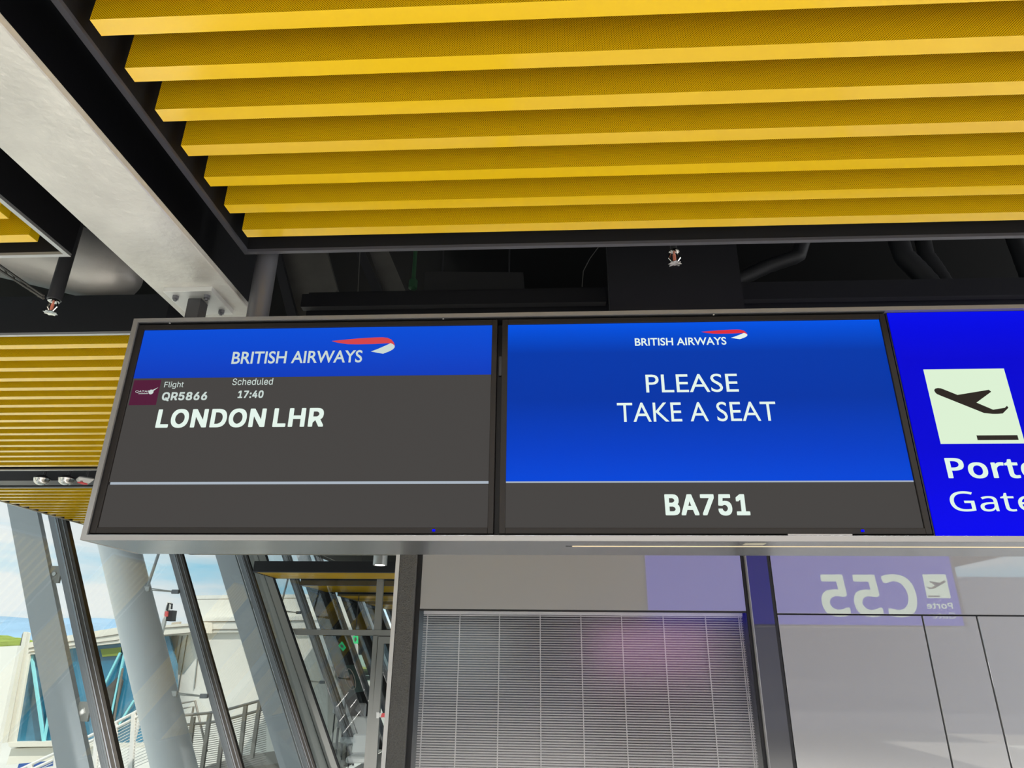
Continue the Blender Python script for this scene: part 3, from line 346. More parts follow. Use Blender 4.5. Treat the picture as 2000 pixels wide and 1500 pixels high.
# dark post between the blind and the right-hand panels
obj('post_seal', B((1.366, 5.03, -2.1), (1.386, 5.08, 2.0)), m_blk, wb)
obj('post_edge', B((1.386, 5.018, -2.1), (1.402, 5.08, 2.0), .004), m_alu_d, wb)
m_postg = mat('dark_grey_post', (.06, .06, .065, 1), .35, .2, coat=1, cior=2.0)
obj('post_face', B((1.402, 5.022, -2.1), (1.545, 5.08, 2.0)), m_postg, wb)
obj('post_seal', B((1.545, 5.028, -2.1), (1.566, 5.08, 2.0)), m_blk, wb)
# textured column at the wall's left end
cl = thing('textured_column', 'dark grey speckled square column with a white edge strip beside the window blind', 'column', (-1.04, 5.2, -2.1))
obj('column_body', B((-1.09, 5.00, -2.1), (-.965, 5.42, 2.55), .004), m_speck, cl)
tag(obj('edge_strip', B((-1.118, 4.995, -2.1), (-1.0905, 5.42, 2.55)), mat('pale_edge_paint', (.55, .55, .54, 1), .5), cl), 'pale edge strip')
obj('shadow_gap', B((-.965, 5.035, -2.1), (-.93, 5.3, 2.5)), m_blk, cl)
# --- blind
bl = thing('venetian_blind', 'light grey venetian blind of thin slats behind the dark glass pane', 'blind', (.22, 5.13, -2.05))
sl = bmesh.new()
for k in range(5):
    pass
prof = [(-.0062, -.0012), (-.003, .0006), (.0005, .0012), (.004, .0002), (.0062, -.0016)]
w = 1.13
top = [(sl.verts.new((-w, y, z + y * .6)), sl.verts.new((w, y, z + y * .6))) for y, z in prof]
bot = [(sl.verts.new((-w, y, z + y * .6 - .0006)), sl.verts.new((w, y, z + y * .6 - .0006))) for y, z in prof]
for a, b in zip(top, top[1:]): sl.faces.new((a[0], a[1], b[1], b[0]))
for a, b in zip(bot, bot[1:]): sl.faces.new((a[0], b[0], b[1], a[1]))
sl.faces.new((top[0][0], bot[0][0], bot[0][1], top[0][1])); sl.faces.new((top[-1][0], top[-1][1], bot[-1][1], bot[-1][0]))
s0 = obj('slat', sl, m_slat, bl, org=(0, 0, 0)); ORG[s0] = Vector((.22, 5.11, .262)); s0.location = ORG[s0] - ORG[bl]
k = 1; z = .262 - .0158
while z > -2.05:
    s = s0.copy(); COL.objects.link(s); s.location = Vector((.22, 5.11, z)) - ORG[bl]; z -= .0158
obj('headrail', B((-.91, 5.095, .268), (1.35, 5.125, .30)), m_slat, bl)
for px in (836, 899, 976, 1055, 1134, 1213, 1294, 1376, 1441):
    x = onY(px, 1192, 5.1)[0]
    obj('cord', B((x - .0034, 5.098, -2.05), (x + .0034, 5.1005, .27)), m_cord, bl)
obj('edge_cord', B((1.333, 5.098, -2.05), (1.339, 5.101, .27)), m_cord, bl)

# ================================================================= CEILING BAFFLE PANELS
H = 1.40
def baffle_mesh(x0, x1):
    w = .046; h = .17; bm = bmesh.new(); L_ = (x1 - x0) / 2
    fs = box(bm, (-L_, 0, 0), (L_, w, h))
    front = min(bm.faces, key=lambda f: f.calc_center_median().y)
    r = bmesh.ops.inset_region(bm, faces=[front], thickness=.011, depth=0)
    front.material_index = 1
    return bm
def baffles(label, x0, x1, ys, y0, y1, far=False, trim=None, group=None):
    c = thing('ceiling_baffle_panel', label, 'ceiling panel', ((x0 + x1) / 2, (y0 + y1) / 2, H), group)
    if far:
        bm = bmesh.new()
        for y in ys: box(bm, (x0 + .058, y, H), (x1 - .058, y + .046, H + .17))
        tag(obj('baffles', bm, m_yel, c), kind='stuff')
    else:
        first = None
        for y in ys:
            if first is None:
                first = obj('baffle', baffle_mesh(x0 + .058, x1 - .058), [m_yel, m_perf], c, org=(0, 0, 0)); b = first
            else: b = first.copy(); COL.objects.link(b)
            b.location = Vector(((x0 + x1) / 2, y, H)) - ORG[c]
    bm = bmesh.new(); f = .012
    for a, b in (((x0, y0, H + .012), (x0 + f, y1, H + .21)), ((x1 - f, y0, H + .012), (x1, y1, H + .21)), ((x0 + f, y0, H + .012), (x1 - f, y0 + f, H + .21)), ((x0 + f, y1 - f, H + .012), (x1 - f, y1, H + .21))): box(bm, a, b)
    obj('fascia', bm, m_blackp, c)
    bm = bmesh.new(); e = .018
    for a, b in (((x0, y0, H), (x0 + e, y1, H + .012)), ((x1 - e, y0, H), (x1, y1, H + .012)), ((x0 + e, y0, H), (x1 - e, y0 + e, H + .012)), ((x0 + e, y1 - e, H), (x1 - e, y1, H + .012))): box(bm, a, b)
    obj('edge_trim', bm, trim or m_trim, c)
    obj('backing_board', B((x0 + f, y0 + f, H + .20), (x1 - f, y1 - f, H + .21)), m_blackp, c)
    return c
XR = (-1.143, 4.7); XL = (-5.6, -1.82)
A_ys = [1.982 - .1436 * k for k in range(17)]
baffles('large yellow ceiling panel of perforated baffles above the two flight screens', *XR, A_ys, -.40, 2.14, trim=m_trimd)
baffles('yellow ceiling panel cut off at the left edge, left of the steel beam', *XL, A_ys, -.40, 2.13)
B_ys = [2.901 + .1411 * k for k in range(17)]
baffles('yellow ceiling panel left of the screens, in front of the three small spotlights', *XL, B_ys, 2.79, 5.337)
baffles('yellow ceiling panel mostly hidden behind the screens, in front of the blind wall', *XR, B_ys[:15], 2.80, 4.98, trim=m_trimd)
C_ys = [6.06 + .1411 * k for k in range(17)]
baffles('yellow ceiling panel behind the three small spotlights, with its stepped end over the glass facade', *XL, C_ys, 5.96, 8.50)
baffles('thin yellow ceiling panel seen just under the sign housing, left of the textured column', *XL, [9.2 + .1411 * k for k in range(9)], 9.1, 10.5, far=True)
baffles('yellow ceiling panel with dark fascia behind the small cylinder downlight', *XL, [12.98 + .12 * k for k in range(9)], 12.9, 14.05, far=True, trim=m_trimd)
far_lab = ['first yellow ceiling panel seen through the glass above the partition transom', 'second yellow ceiling panel beyond the glass partition, behind the first one', 'farthest yellow ceiling panel beyond the glass partition']
for i, (a, b) in enumerate(((15.5, 17.3), (18.35, 20.4), (21.6, 23.9))):
    baffles(far_lab[i], *XL, [a + .08 + .1411 * k for k in range(int((b - a - .1) / .1411))], a, b, far=True, trim=m_trimd)

# ================================================================= STEEL BEAM, HANGERS, VOID
bmx = thing('steel_beam', 'long pale grey steel beam running between the yellow ceiling panels', 'beam', (-1.337, .9, 1.27))
obj('bottom_flange', B((-1.487, -3, 1.27), (-1.187, 2.62, 1.295), .003), m_beam, bmx)
obj('web', B((-1.35, -3, 1.295), (-1.325, 2.62, 1.80)), m_blackp, bmx)  # web and top flange coloured black for the shade above the bottom flange
obj('top_flange', B((-1.487, -3, 1.80), (-1.187, 2.62, 1.83)), m_blackp, bmx)
hg = thing('sign_hanger', 'bolted steel plate with a dark square post holding the sign under the beam', 'bracket', (-1.345, 2.245, 1.24))
mp1 = obj('mounting_plate', B((-1.437, 2.150, 1.250), (-1.250, 2.338, 1.270), .001), m_plate, hg)
obj('post', B((-1.366, 2.20, 1.07), (-1.312, 2.254, 1.250), .003), m_post, hg)
for x, y in ((-1.405, 2.185), (-1.283, 2.185), (-1.405, 2.305), (-1.283, 2.305)):
    bm = bmesh.new(); lathe(bm, (x, y, 1.238), [(.0125, 0), (.0125, .012)], 6); lathe(bm, (x, y, 1.230), [(.006, 0), (.006, .009)], 8); obj('bolt', bm, m_pipe, mp1)
tag(obj('hanger_pipe', T([(-1.092, 2.22, 1.078), (-1.092, 2.22, 2.55)], .040, 24), m_pipe, smooth=True), 'round grey pipe rising from the sign behind the big ceiling frame corner', 'pipe')
tag(obj('hanging_bulkhead', B((.262, 2.52, 1.33), (.815, 2.56, 2.55)), mat('black_bulkhead', (.014, .014, .017, 1), .5)), 'flat black bulkhead panel hanging above the right-hand screen', 'panel')
# service void
pa = Vector(onY(265, 551, 2.9)); pb = Vector(onY(-160, 400, 3.0)); rs = []; pts = []
for i in range(15):
    a = i / 14; d_ = a * .42 if i < 9 else .27 + (i - 8) / 6 * ((pb - pa).length - .27); rr = .165
    if d_ < .27: rr = .165 * math.sqrt(max(0, 1 - (1 - d_ / .27) ** 2))
    pts.append(pa + (pb - pa).normalized() * d_); rs.append(max(.004, rr + max(0, d_ - .27) * .10))
bm = T(pts, .2, 32, rs)
tag(obj('round_steel_brace', bm, mat('brace_paint', (.55, .52, .48, 1), .42, .2, bump=.15, bs=40), smooth=True), 'pale rounded end of a large steel tube above the ceiling, behind the sprinkler', 'brace')
bm = bmesh.new()
for s in (0, .05):
    a = Vector(onY(-5, 515 + s * 200, 2.6)); b = Vector(onY(85, 578 + s * 100, 2.6)); tube(bm, [a, b], .006, 6)
for k in range(6):
    a = Vector(onY(-5 + 15 * k, 517 + 10.3 * k, 2.6)); tube(bm, [a, a + Vector((.02, .0, -.03))], .004, 6)
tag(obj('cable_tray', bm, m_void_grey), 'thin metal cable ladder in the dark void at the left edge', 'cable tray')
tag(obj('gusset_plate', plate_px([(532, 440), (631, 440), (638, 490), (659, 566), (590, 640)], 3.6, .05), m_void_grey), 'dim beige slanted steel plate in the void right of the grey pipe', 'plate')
tag(obj('dark_strut', plate_px([(517, 440), (533, 440), (585, 640), (566, 640)], 3.5, .05), m_duct), 'dark slanting strut between the grey pipe and the beige plate', 'strut')
for i, q in enumerate(([(677, 450), (694, 450), (748, 572), (728, 572)], [(706, 450), (742, 450), (795, 575), (752, 575)])):
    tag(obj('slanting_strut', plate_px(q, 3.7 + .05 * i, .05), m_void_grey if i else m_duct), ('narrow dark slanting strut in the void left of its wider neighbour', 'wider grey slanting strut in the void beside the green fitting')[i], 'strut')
vd = thing('void_duct', 'dark rectangular duct in the void above the gap between the screens', 'duct', (-.45, 3.9, 2.15))
for x_ in (-.7, -.25): obj('hanger_rod', T([(x_, 3.9, 2.25), (x_, 3.9, 2.55)], .006, 6), m_duct, vd)
(obj('duct_body', plate_px([(830, 530), (1022, 532), (1026, 580), (826, 580)], 3.8, .3), mat('dim_duct', (.035, .033, .032, 1), .6), vd))
o = obj('green_fitting', LA(onY(806, 566, 3.4), [(.012, 0), (.026, .01), (.026, .06), (.012, .075), (.012, 2.555 - onY(806, 566, 3.4)[2])], 12), m_green, smooth=True); tag(o, 'small green fitting hanging in the dark void', 'fitting')
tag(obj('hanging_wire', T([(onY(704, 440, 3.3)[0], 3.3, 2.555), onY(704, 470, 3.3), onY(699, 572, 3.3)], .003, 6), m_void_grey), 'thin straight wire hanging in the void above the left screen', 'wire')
tag(obj('curved_cable', T([(onY(1178, 470, 2.9)[0] + .03, 2.9, 2.555), onY(1178, 470, 2.9), onY(1152, 505, 2.9), onY(1139, 530, 2.9), onY(1137, 560, 2.9)], .0025, 6), m_void_grey), 'thin curved cable beside the hanging black bulkhead', 'cable')
for i, (pp, r_, y) in enumerate(([[(1440, 548), (1500, 520), (1560, 500), (1640, 380)], .035, 3.0], [[(1725, 400), (1765, 500), (1795, 530), (1830, 570)], .05, 3.2], [[(1785, 400), (1810, 500), (1828, 525), (1850, 560)], .04, 3.3], [[(1955, 400), (1995, 500), (2010, 540), (2020, 570)], .04, 3.2])):
    pts = [Vector(onY(a, b, y)) for a, b in pp]; q = []
    if i == 0: pts[-1].z = 2.556
    else: pts[0].z = 2.556
    for s_ in range(3):
        for u in range(6): q.append(pts[s_].lerp(pts[s_ + 1], u / 6))
    tag(obj('flexible_duct', T(q, r_, 12, [r_ * (1 + .05 * (j % 2)) for j in range(len(q))]), m_duct, smooth=True), ('dark flexible duct climbing to the right beside the black bulkhead', 'thicker dark flexible duct bending down above the right-hand screen', 'thin dark flexible duct right next to the thicker one', 'dark flexible duct at the right edge of the ceiling void')[i], 'duct')
tag(obj('service_tray', B((-1.15, 2.74, 1.50), (.27, 2.78, 1.568)), m_blackp), 'long black tray edge in the void above the left screen', 'tray')
tag(obj('service_rail', B((.86, 2.74, 1.50), (4.6, 2.78, 1.588)), m_blackp), 'long black rail in the void above the right-hand screen', 'rail')
# sprinklers
def sprinkler(label, x, y, ztop, zb, pipe_r):
    s = thing('sprinkler', label, 'sprinkler', (x, y, zb))
    obj('drop_pipe', T([(x, y, zb + .062), (x, y, ztop)], pipe_r, 18), m_post, s, True)
    obj('collar', LA((x, y, zb + .05), [(.014, 0), (.022, .004), (.022, .010), (.016, .013)], 14), m_chrome, s, True)
    bm = bmesh.new()
    for sx in (-1, 1): tube(bm, [(x + sx * .015, y, zb + .052), (x + sx * .021, y, zb + .030), (x + sx * .006, y, zb + .008)], 0.0036, 6)
    obj('yoke', bm, m_chrome, s, True)
    obj('bulb', T([(x, y, zb + .012), (x, y, zb + .020), (x, y, zb + .042), (x, y, zb + .050)], .004, 10, [.003, .0065, .0065, .003]), m_bulb, s, True)
    bm = bmesh.new(); lathe(bm, (x, y, zb), [(.006, .008), (.026, .004), (.027, .002), (.008, 0)], 16)
    for v in bm.verts:
        a = math.atan2(v.co.y - y, v.co.x - x)
        if math.hypot(v.co.x - x, v.co.y - y) > .02 and int(round(a / (math.pi / 8))) % 2: v.co.x = x + (v.co.x - x) * .78; v.co.y = y + (v.co.y - y) * .78
    obj('deflector', bm, m_chrome, s)
    return s
sprinkler('chrome sprinkler head on a black drop pipe left of the screens', -2.025, 2.35, 2.55, 1.275, .027)
sprinkler('small chrome sprinkler head in front of the black bulkhead', .50, 2.30, 2.55, 1.418, .013)
# spotlights
for i, (x, kind) in enumerate(((-4.465, 0), (-4.24, 0), (-4.07, 1))):
    lab = ('leftmost round mirror-bottomed spotlight under the black ceiling gap', 'middle round spotlight, right of its twin under the black ceiling gap', 'square-shaped dark fitting nearest the screens, right of the two round spotlights')[i]
    s = thing('spotlight', lab, 'spotlight', (x, 5.62, 1.35), 'small fittings between two yellow ceiling panels')
    obj('stem', T([(x + .01, 5.62, 1.42), (x + .03, 5.62, 1.60)], .012, 10), m_post, s, True)
    if kind == 0:
        obj('cap', LA((x, 5.62, 1.40), [(.066, 0), (.062, .012), (.03, .028), (.012, .034)], 24), m_post, s, True)
        obj('mirror_dome', LA((x, 5.62, 1.345), [(.010, 0), (.034, .006), (.055, .022), (.066, .055)], 24), m_chrome, s, True)
    else:
        bm = bmesh.new(); lathe(bm, (x, 5.62, 1.36), [(.05, 0), (.085, .035), (.078, .045), (.02, .06)], 4); obj('housing', bm, m_plate, s)
        obj('red_lens', B((x - .02, 5.56, 1.352), (x + .02, 5.64, 1.3595)), m_red, s)
obj_tray = tag(obj('spotlight_channel', B((-5.5, 5.72, 1.41), (-1.9, 5.90, 1.60)), mat('grey_black_channel', (.05, .05, .055, 1), .4)), 'dark channel running across the gap behind the three spotlights', 'channel')
x, y, z = onY(742, 1104, 11.8)
dl = thing('cylinder_downlight', 'small grey cylinder ceiling lamp left of the textured column', 'lamp', (x, y, z))
obj('body', LA((x, y, z), [(.10, .004), (.12, 0), (.12, .20), (.11, .205)], 28), m_plate, dl, True)
obj('stem', T([(x, y, z + .2), (x, y, 2.55)], .01, 8), m_post, dl)
obj('lens', LA((x, y, z - .004), [(.085, 0), (.085, .006)], 24), m_lamp, dl)
# ================================================================= SIGN HOUSING
sg = thing('sign_housing', 'long aluminium housing that frames the screens and the gate sign', 'sign housing', (1.45, 2.165, .312))
YF, YB = 2.015, 2.318; X0, X1 = -1.428, 4.36; Z0, Z1 = .312, 1.068
bm = bmesh.new(); th = .014
box(bm, (X0, YF, Z0), (X0 + .017, YB, Z1)); box(bm, (X1 - .017, YF, Z0), (X1, YB, Z1))
box(bm, (X0 + .017, YF, Z1 - th), (X1 - .017, YB, Z1))
obj('shell', bm, m_alu_d, sg)
# bottom tray with the slot of the light strip
bm = bmesh.new(); S0, S1, sy0, sy1 = .05, 4.2, 2.113, 2.125
box(bm, (X0 + .017, YF, Z0), (X1 - .017, sy0, Z0 + .016)); box(bm, (X0 + .017, sy1, Z0), (X1 - .017, YB, Z0 + .016)); box(bm, (X0 + .017, sy0, Z0), (S0, sy1, Z0 + .016)); box(bm, (S1, sy0, Z0), (X1 - .017, sy1, Z0 + .016))
obj('bottom_tray', bm, m_alu, sg)
bm = bmesh.new(); box(bm, (X0 + .017, YF - .001, Z0 - .0005), (X1 - .017, YF + .004, Z0 + .0155)); obj('bottom_lip', bm, m_alu_d, sg)
obj('light_strip', B((S0 + .02, sy0 + .0005, Z0 - .0008), (S1, sy1 - .0005, Z0 + .010)), m_led, sg)
obj('slot_end', B((S0, sy0 + .0005, Z0 - .0006), (S0 + .019, sy1 - .0005, Z0 + .010)), m_blk, sg)
obj('inner_liner', B((X0 + .018, 2.075, Z0 + .017), (1.104, 2.085, Z1 - .015)), m_blk, sg)
bm = bmesh.new()
for a, b in (((X0 + .0175, YF + .006, Z0 + .0165), (1.10, 2.074, Z0 + .0185)), ((X0 + .0175, YF + .006, Z1 - .0165), (1.10, 2.074, Z1 - .0145)), ((X0 + .0175, YF + .006, Z0 + .019), (X0 + .0195, 2.074, Z1 - .017))): box(bm, a, b)
obj('rubber_seal', bm, m_blk, sg)
obj('back_sheet', B((X0 + .02, 2.296, Z0 + .02), (1.03, 2.312, Z1 - .015)), m_alu_d, sg)
for x in (-1.30, -.35, .55):
    obj('screw', LA((x, YF + .006, Z1 - .0185), [(.003, 0), (.003, .002)], 8), m_plate, sg)
obj('sticker', B((.575, 2.05, Z0 - .0012), (.635, 2.085, Z0 - .0002)), mat('beige_sticker', (.45, .42, .33, 1), .5), sg)
tag(obj('gap_bracket', B((-.162, 2.066, .86), (-.153, 2.074, .93)), m_post, sg))
# ---------------- monitors
def monitor(label, x0, x1, z0, z1, ax0, ax1, az0, az1):
    c = thing('flight_display', label, 'screen', ((x0 + x1) / 2, 2.05, z0), 'flight information displays')
    bm = bmesh.new(); y0, y1 = 2.024, 2.070
    box(bm, (x0, y0, z0), (ax0, y1, z1), .0012); box(bm, (ax1, y0, z0), (x1, y1, z1), .0012); box(bm, (ax0, y0, az1), (ax1, y1, z1), .0012); box(bm, (ax0, y0, z0), (ax1, y1, az0), .0012)
    c_b = obj('bezel', bm, m_bez, c)
    obj('screen_back', B((ax0, 2.034, az0), (ax1, 2.06, az1)), m_blk, c)
    return c, c_b
SY = 2.031
M1, BZ1 = monitor('left flight screen with blue airline header, flight number and destination London', -1.412, -.167, .334, 1.047, -1.390, -.184, .352, 1.029)
def rect(x0, x1, z0, z1, m, c, name, label=None, y=SY, th=.002): 
    o = obj(name, B((x0, y, z0), (x1, y + th, z1)), m, c)
    if label: o['label'] = label
    return o
HB1 = rect(-1.390, -.184, .8505, 1.029, m_hdr, M1, 'header_band', 'blue header band')
FP1 = rect(-1.390, -.184, .4955, .8495, m_bodyg, M1, 'flight_panel', 'dark grey panel with the flight details')
rect(-1.385, -.184, .4875, .4950, m_line, M1, 'divider_line', 'thin pale line')
rect(-1.390, -.184, .352, .4870, m_bodyg, M1, 'footer_panel', 'empty dark grey footer')
TY = SY - .0006
text('BRITISH AIRWAYS', 'b', -1.062, -.617, .898, .9435, TY, m_ltx, HB1, bold=.016, label='white airline name')
def ribbon(tr, c, mr, mw, mz):
    red = [(1140, 128), (1300, 115), (1400, 108), (1560, 101), (1640, 100), (1690, 106), (1730, 122), (1757, 150), (1770, 178), (1748, 166), (1725, 157), (1690, 155), (1560, 160), (1400, 161), (1300, 158), (1200, 144)]
    wh = [(1540, 228), (1600, 208), (1660, 184), (1700, 167), (1726, 155), (1750, 165), (1768, 180), (1768, 195), (1752, 212), (1722, 228), (1660, 250), (1600, 240)]
    X = [q[0] for q in red + wh]; Z = [q[1] for q in red + wh]
    f = lambda q: (tr[0] + (q[0] - 1140) / (1770 - 1140) * (tr[1] - tr[0]), tr[3] - (q[1] - 100 - (q[0]-1450)*mz) / 150 * (tr[3] - tr[2]))
    flat([f(q) for q in red], TY, mr, c, 'logo_ribbon', 'red ribbon stroke')
    flat([f(q) for q in wh], TY - .0003, mw, c, 'logo_ribbon', 'white ribbon stroke')
ribbon((-.727, -.510, .929, .990), HB1, m_red0, m_ltx, 0)
AS1 = rect(-1.385, -1.292, .754, .843, m_burg, M1, 'airline_square', 'small burgundy square', y=SY - .0006, th=.0005)
text('QATAR', 'b', -1.372, -1.322, .797, .806, TY - .0004, m_ltx, AS1, bold=0.005, label='tiny white airline name')
flat([(-1.360, .7935), (-1.327, .7935), (-1.327, .7950), (-1.360, .7950)], TY - .0004, m_ltx, AS1, 'underline')
hd = [(-1.318 + .0085 * math.cos(a), .800 + .0085 * math.sin(a)) for a in [i * math.pi / 6 for i in range(12)]]
flat(hd, TY - .0004, m_ltx, AS1, 'animal_head_emblem')
flat([(-1.316, .806), (-1.310, .804), (-1.297, .816)], TY - .0005, m_ltx, AS1, 'emblem_horn')
text('Flight', 'i', -1.2775, -1.2115, .8105, .8365, TY, m_ltx, FP1, bold=.004)
text('QR5866', 'i', -1.277, -1.123, .767, .799, TY, m_ltx, FP1, bold=.03)
text('Scheduled', 'i', -1.046, -.909, .8215, .8455, TY, m_ltx, FP1, bold=.004)
text('17:40', 'i', -1.020, -.934, .775, .802, TY, m_ltx, FP1, bold=.03)
text('LONDON', 'i', -1.278, -.915, .674, .739, TY, m_ltx2, FP1, bold=.030)
text('LHR', 'i', -.889, -.722, .6745, .7385, TY, m_ltx2, FP1, bold=.030)
obj('indicator_light', LA((-.345, 2.0235, .3405), [(.0045, 0), (.0045, .006)], 12), m_ind, BZ1)
M2, BZ2 = monitor('right-hand flight screen asking passengers to take a seat on a blue picture', -.150, 1.100, .334, 1.047, -.131, 1.082, .352, 1.029)
BP2 = rect(-.131, 1.082, .4940, 1.029, m_blue2, M2, 'blue_picture', 'blue picture')
rect(-.131, 1.082, .4895, .4935, m_line, M2, 'divider_line', 'thin pale line')
FT2 = rect(-.131, 1.082, .352, .4890, m_bodyg, M2, 'footer_panel', 'dark grey footer')
text('BRITISH AIRWAYS', 'b', .2875, .5835, .9455, .9735, TY, m_ltx2, BP2, bold=.016, label='white airline name')
ribbon((.507, .654, .965, 1.000), BP2, m_red1, m_ltx2, 0)
text('PLEASE', 'b', .314, .6045, .7805, .8435, TY, m_ltx2, BP2, bold=.0, label='large white message, first line')
text('TAKE A SEAT', 'b', .2185, .7115, .6825, .7475, TY, m_ltx2, BP2, bold=.0, label='large white message, second line')
text('BA751', 'i', .346, .594, .389, .453, TY, m_ltx2, FT2, bold=.03, label='large white flight number')
obj('indicator_light', LA((.905, 2.0235, .3405), [(.0045, 0), (.0045, .006)], 12), m_ind, BZ2)
obj('lower_lip', B((.690, 2.018, .3292), (.872, 2.030, .3335)), m_alu_d, M2)
# ---------------- gate sign
gs = thing('gate_sign', 'glowing deep blue gate sign with white aircraft pictogram right of the screens', 'sign', (2.73, 2.16, .329))
obj('light_box_body', B((1.108, 2.034, .328), (4.342, 2.285, 1.053)), m_blk, gs)
FF = obj('front_face', B((1.112, 2.029, .330), (4.338, 2.0338, 1.052), .0008), m_lb, gs)
RF = obj('rear_face', B((1.06, 2.2855, .332), (4.33, 2.308, 1.050)), m_lbb, gs); RF['label'] = 'rear face'
PLN = [(395, 549), (403, 540), (418, 537), (437, 539), (540, 580), (735, 548), (750, 560), (658, 628), (762, 672), (835, 660), (848, 648), (857, 660), (822, 695), (790, 698), (760, 698), (705, 692), (440, 586), (412, 574), (400, 562)]
def pictogram(y, mir, m_w, x0, x1, z0, z1, sgn):
    f = lambda a: a if not mir else x0 + x1 - a
    sq = flat([(x0, z0), (x1, z0), (x1, z1), (x0, z1)], y, m_w, gs, 'pictogram_square', 'pale square')
    pts = []
    for a, b in PLN:
        q = onY(1700 + a * .3135, 590 + b * .3135, 2.03)
        pts.append((f(x0 + (q[0] - 1.184) / .245 * (x1 - x0)), z0 + (q[2] - .605) / .2445 * (z1 - z0)))
    flat(pts, y + sgn * .0006, m_sym, sq, 'aircraft_symbol', 'dark departing aircraft symbol')
    bx = (f(x0 + .110), f(x0 + .229))
    flat([(min(bx), z0 + .011), (max(bx), z0 + .011), (max(bx), z0 + .026), (min(bx), z0 + .026)], y + sgn * .0006, m_sym, sq, 'runway_bar')
FY = 2.0282
pictogram(FY, False, m_lbw, 1.184, 1.429, .605, .8495, -1)
text('Porte', 'n', 1.1835, 1.449, .4985, .561, FY, m_lbt, FF, bold=.02, label='white word Porte')
text('Gate', 'n', 1.1715, 1.416, .4005, .460, FY, m_lbt, FF, bold=.002, label='white word Gate')
text('C55', 'n', 1.56, 2.52, .425, .852, FY, m_lbt, FF, bold=.026, label='large white gate number')
RY = 2.3086
pictogram(RY, True, m_lbwb, 4.010, 4.255, .607, .852, 1)
text('Porte', 'n', 3.99, 4.256, .500, .562, RY, m_lbwb, RF, bold=.02, mirror=True)
text('Gate', 'n', 4.022, 4.267, .402, .462, RY, m_lbwb, RF, bold=.002, mirror=True)
text('C55', 'n', 2.905, 3.905, .412, .852, RY, m_lbwb, RF, bold=.026, mirror=True)
# ================================================================= GLASS FACADE ON THE LEFT
KL = .495                                    # the facade leans outwards: X = X0 - KL * z
def lean(bm, xa, xb, y0, y1, z0=-2.1, z1=2.55):
    prism(bm, [(xa - KL * z0, y0, z0), (xb - KL * z0, y0, z0), (xb - KL * z1, y0, z1), (xa - KL * z1, y0, z1)], (0, y1 - y0, 0))
def LN(*a): bm = bmesh.new(); lean(bm, *a); return bm
wl = thing('wall_left', None, None, (-4.3, 9, -2.1), kind='structure')
MY = [2.3, 5.0, 7.7, 10.4, 13.1, 15.8, 18.5, 21.2, 23.9]
for y in MY:
    obj('mullion_cap', LN(-5.20, -5.105, y + .012, y + .058), m_mullg, wl)
    obj('mullion', LN(-5.104, -4.985, y, y + .07), m_mull, wl)
    bm = LN(-5.09, -5.075, y - .006, y); lean(bm, -5.03, -5.02, y - .006, y); obj('mullion_ridge', bm, m_mullg, wl)
ye = [-.4] + MY
for a, b in zip(ye, ye[1:]): obj('glass_pane', LN(-5.12, -5.108, a + .062, b - .004), m_glass, wl)
def xf(x0, z): return x0 - KL * z
# leaning fins outside the glass
def fin(y, label, xa=-5.669, xb=-5.315):
    c = thing('steel_fin', label, 'column', (xf(-5.5, -2.1), y, -2.1), 'leaning steel columns outside the glass')
    obj('fin_plate', LN(xa, xb, y, y + .075), m_fin, c)
    for z in (.81, -.6, 2.1):
        bk_ = obj('bracket', P([(xf(xb, z) - .02, y + .02, z + .09), (xf(-5.20, z), y + .02, z + .09), (xf(-5.20, z), y + .02, z - .10), (xf(xb, z) - .02, y + .02, z - .10)], (0, .03, 0)), m_frameg, c)
        obj('bolt', T([(xf(-5.27, z), y + .005, z), (xf(-5.27, z), y + .02, z)], .022, 10), m_plate, bk_)
fin(7.7, 'nearest wide flat leaning grey column, at the left edge of the view')
fin(13.1, 'wide flat leaning grey column next to the glass partition', -5.62, -5.23)
fin(18.5, 'leaning grey column beyond the glass partition, first one')
fin(23.9, 'farthest leaning grey column beyond the glass partition')
def leaning_tube(y, label):
    c = thing('leaning_tube_column', label, 'column', (xf(-5.954, -2.1), y, -2.1), 'leaning steel columns outside the glass')
    obj('tube_shaft', T([(xf(-5.954, -2.1), y, -2.1), (xf(-5.954, 2.55), y, 2.55)], .278, 40), m_white, c, True)
    for z in (.86, -.57):
        xa = xf(-5.954, z) + .24
        obj('clamp', B((xa, y - .10, z - .03), (xa + .11, y - .04, z + .05), .008), m_plate, c)
        bm = bmesh.new()
        for d in (-.012, .012): tube(bm, [(xa + .09, y - .07, z + d + .01), (xf(-5.2, z) - .08, y, z + d * .3 - .02)], .008, 8)
        obj('tie_rod', bm, m_plate, c, True)
        obj('rod_end', B((xf(-5.2, z) - .10, y - .02, z - .05), (xf(-5.2, z) + .01, y + .03, z + .01), .006), m_mullg, c)
    obj('stay_rod', T([(xf(-5.954, .86) + .30, y - .07, .90), (xf(-5.954, .86) + .42, y - .07, 1.75)], .022, 10), m_fin, c, True)
leaning_tube(10.4, 'thick round white leaning tube column behind the left end of the sign')
leaning_tube(15.8, 'round white leaning tube column beyond the glass partition')

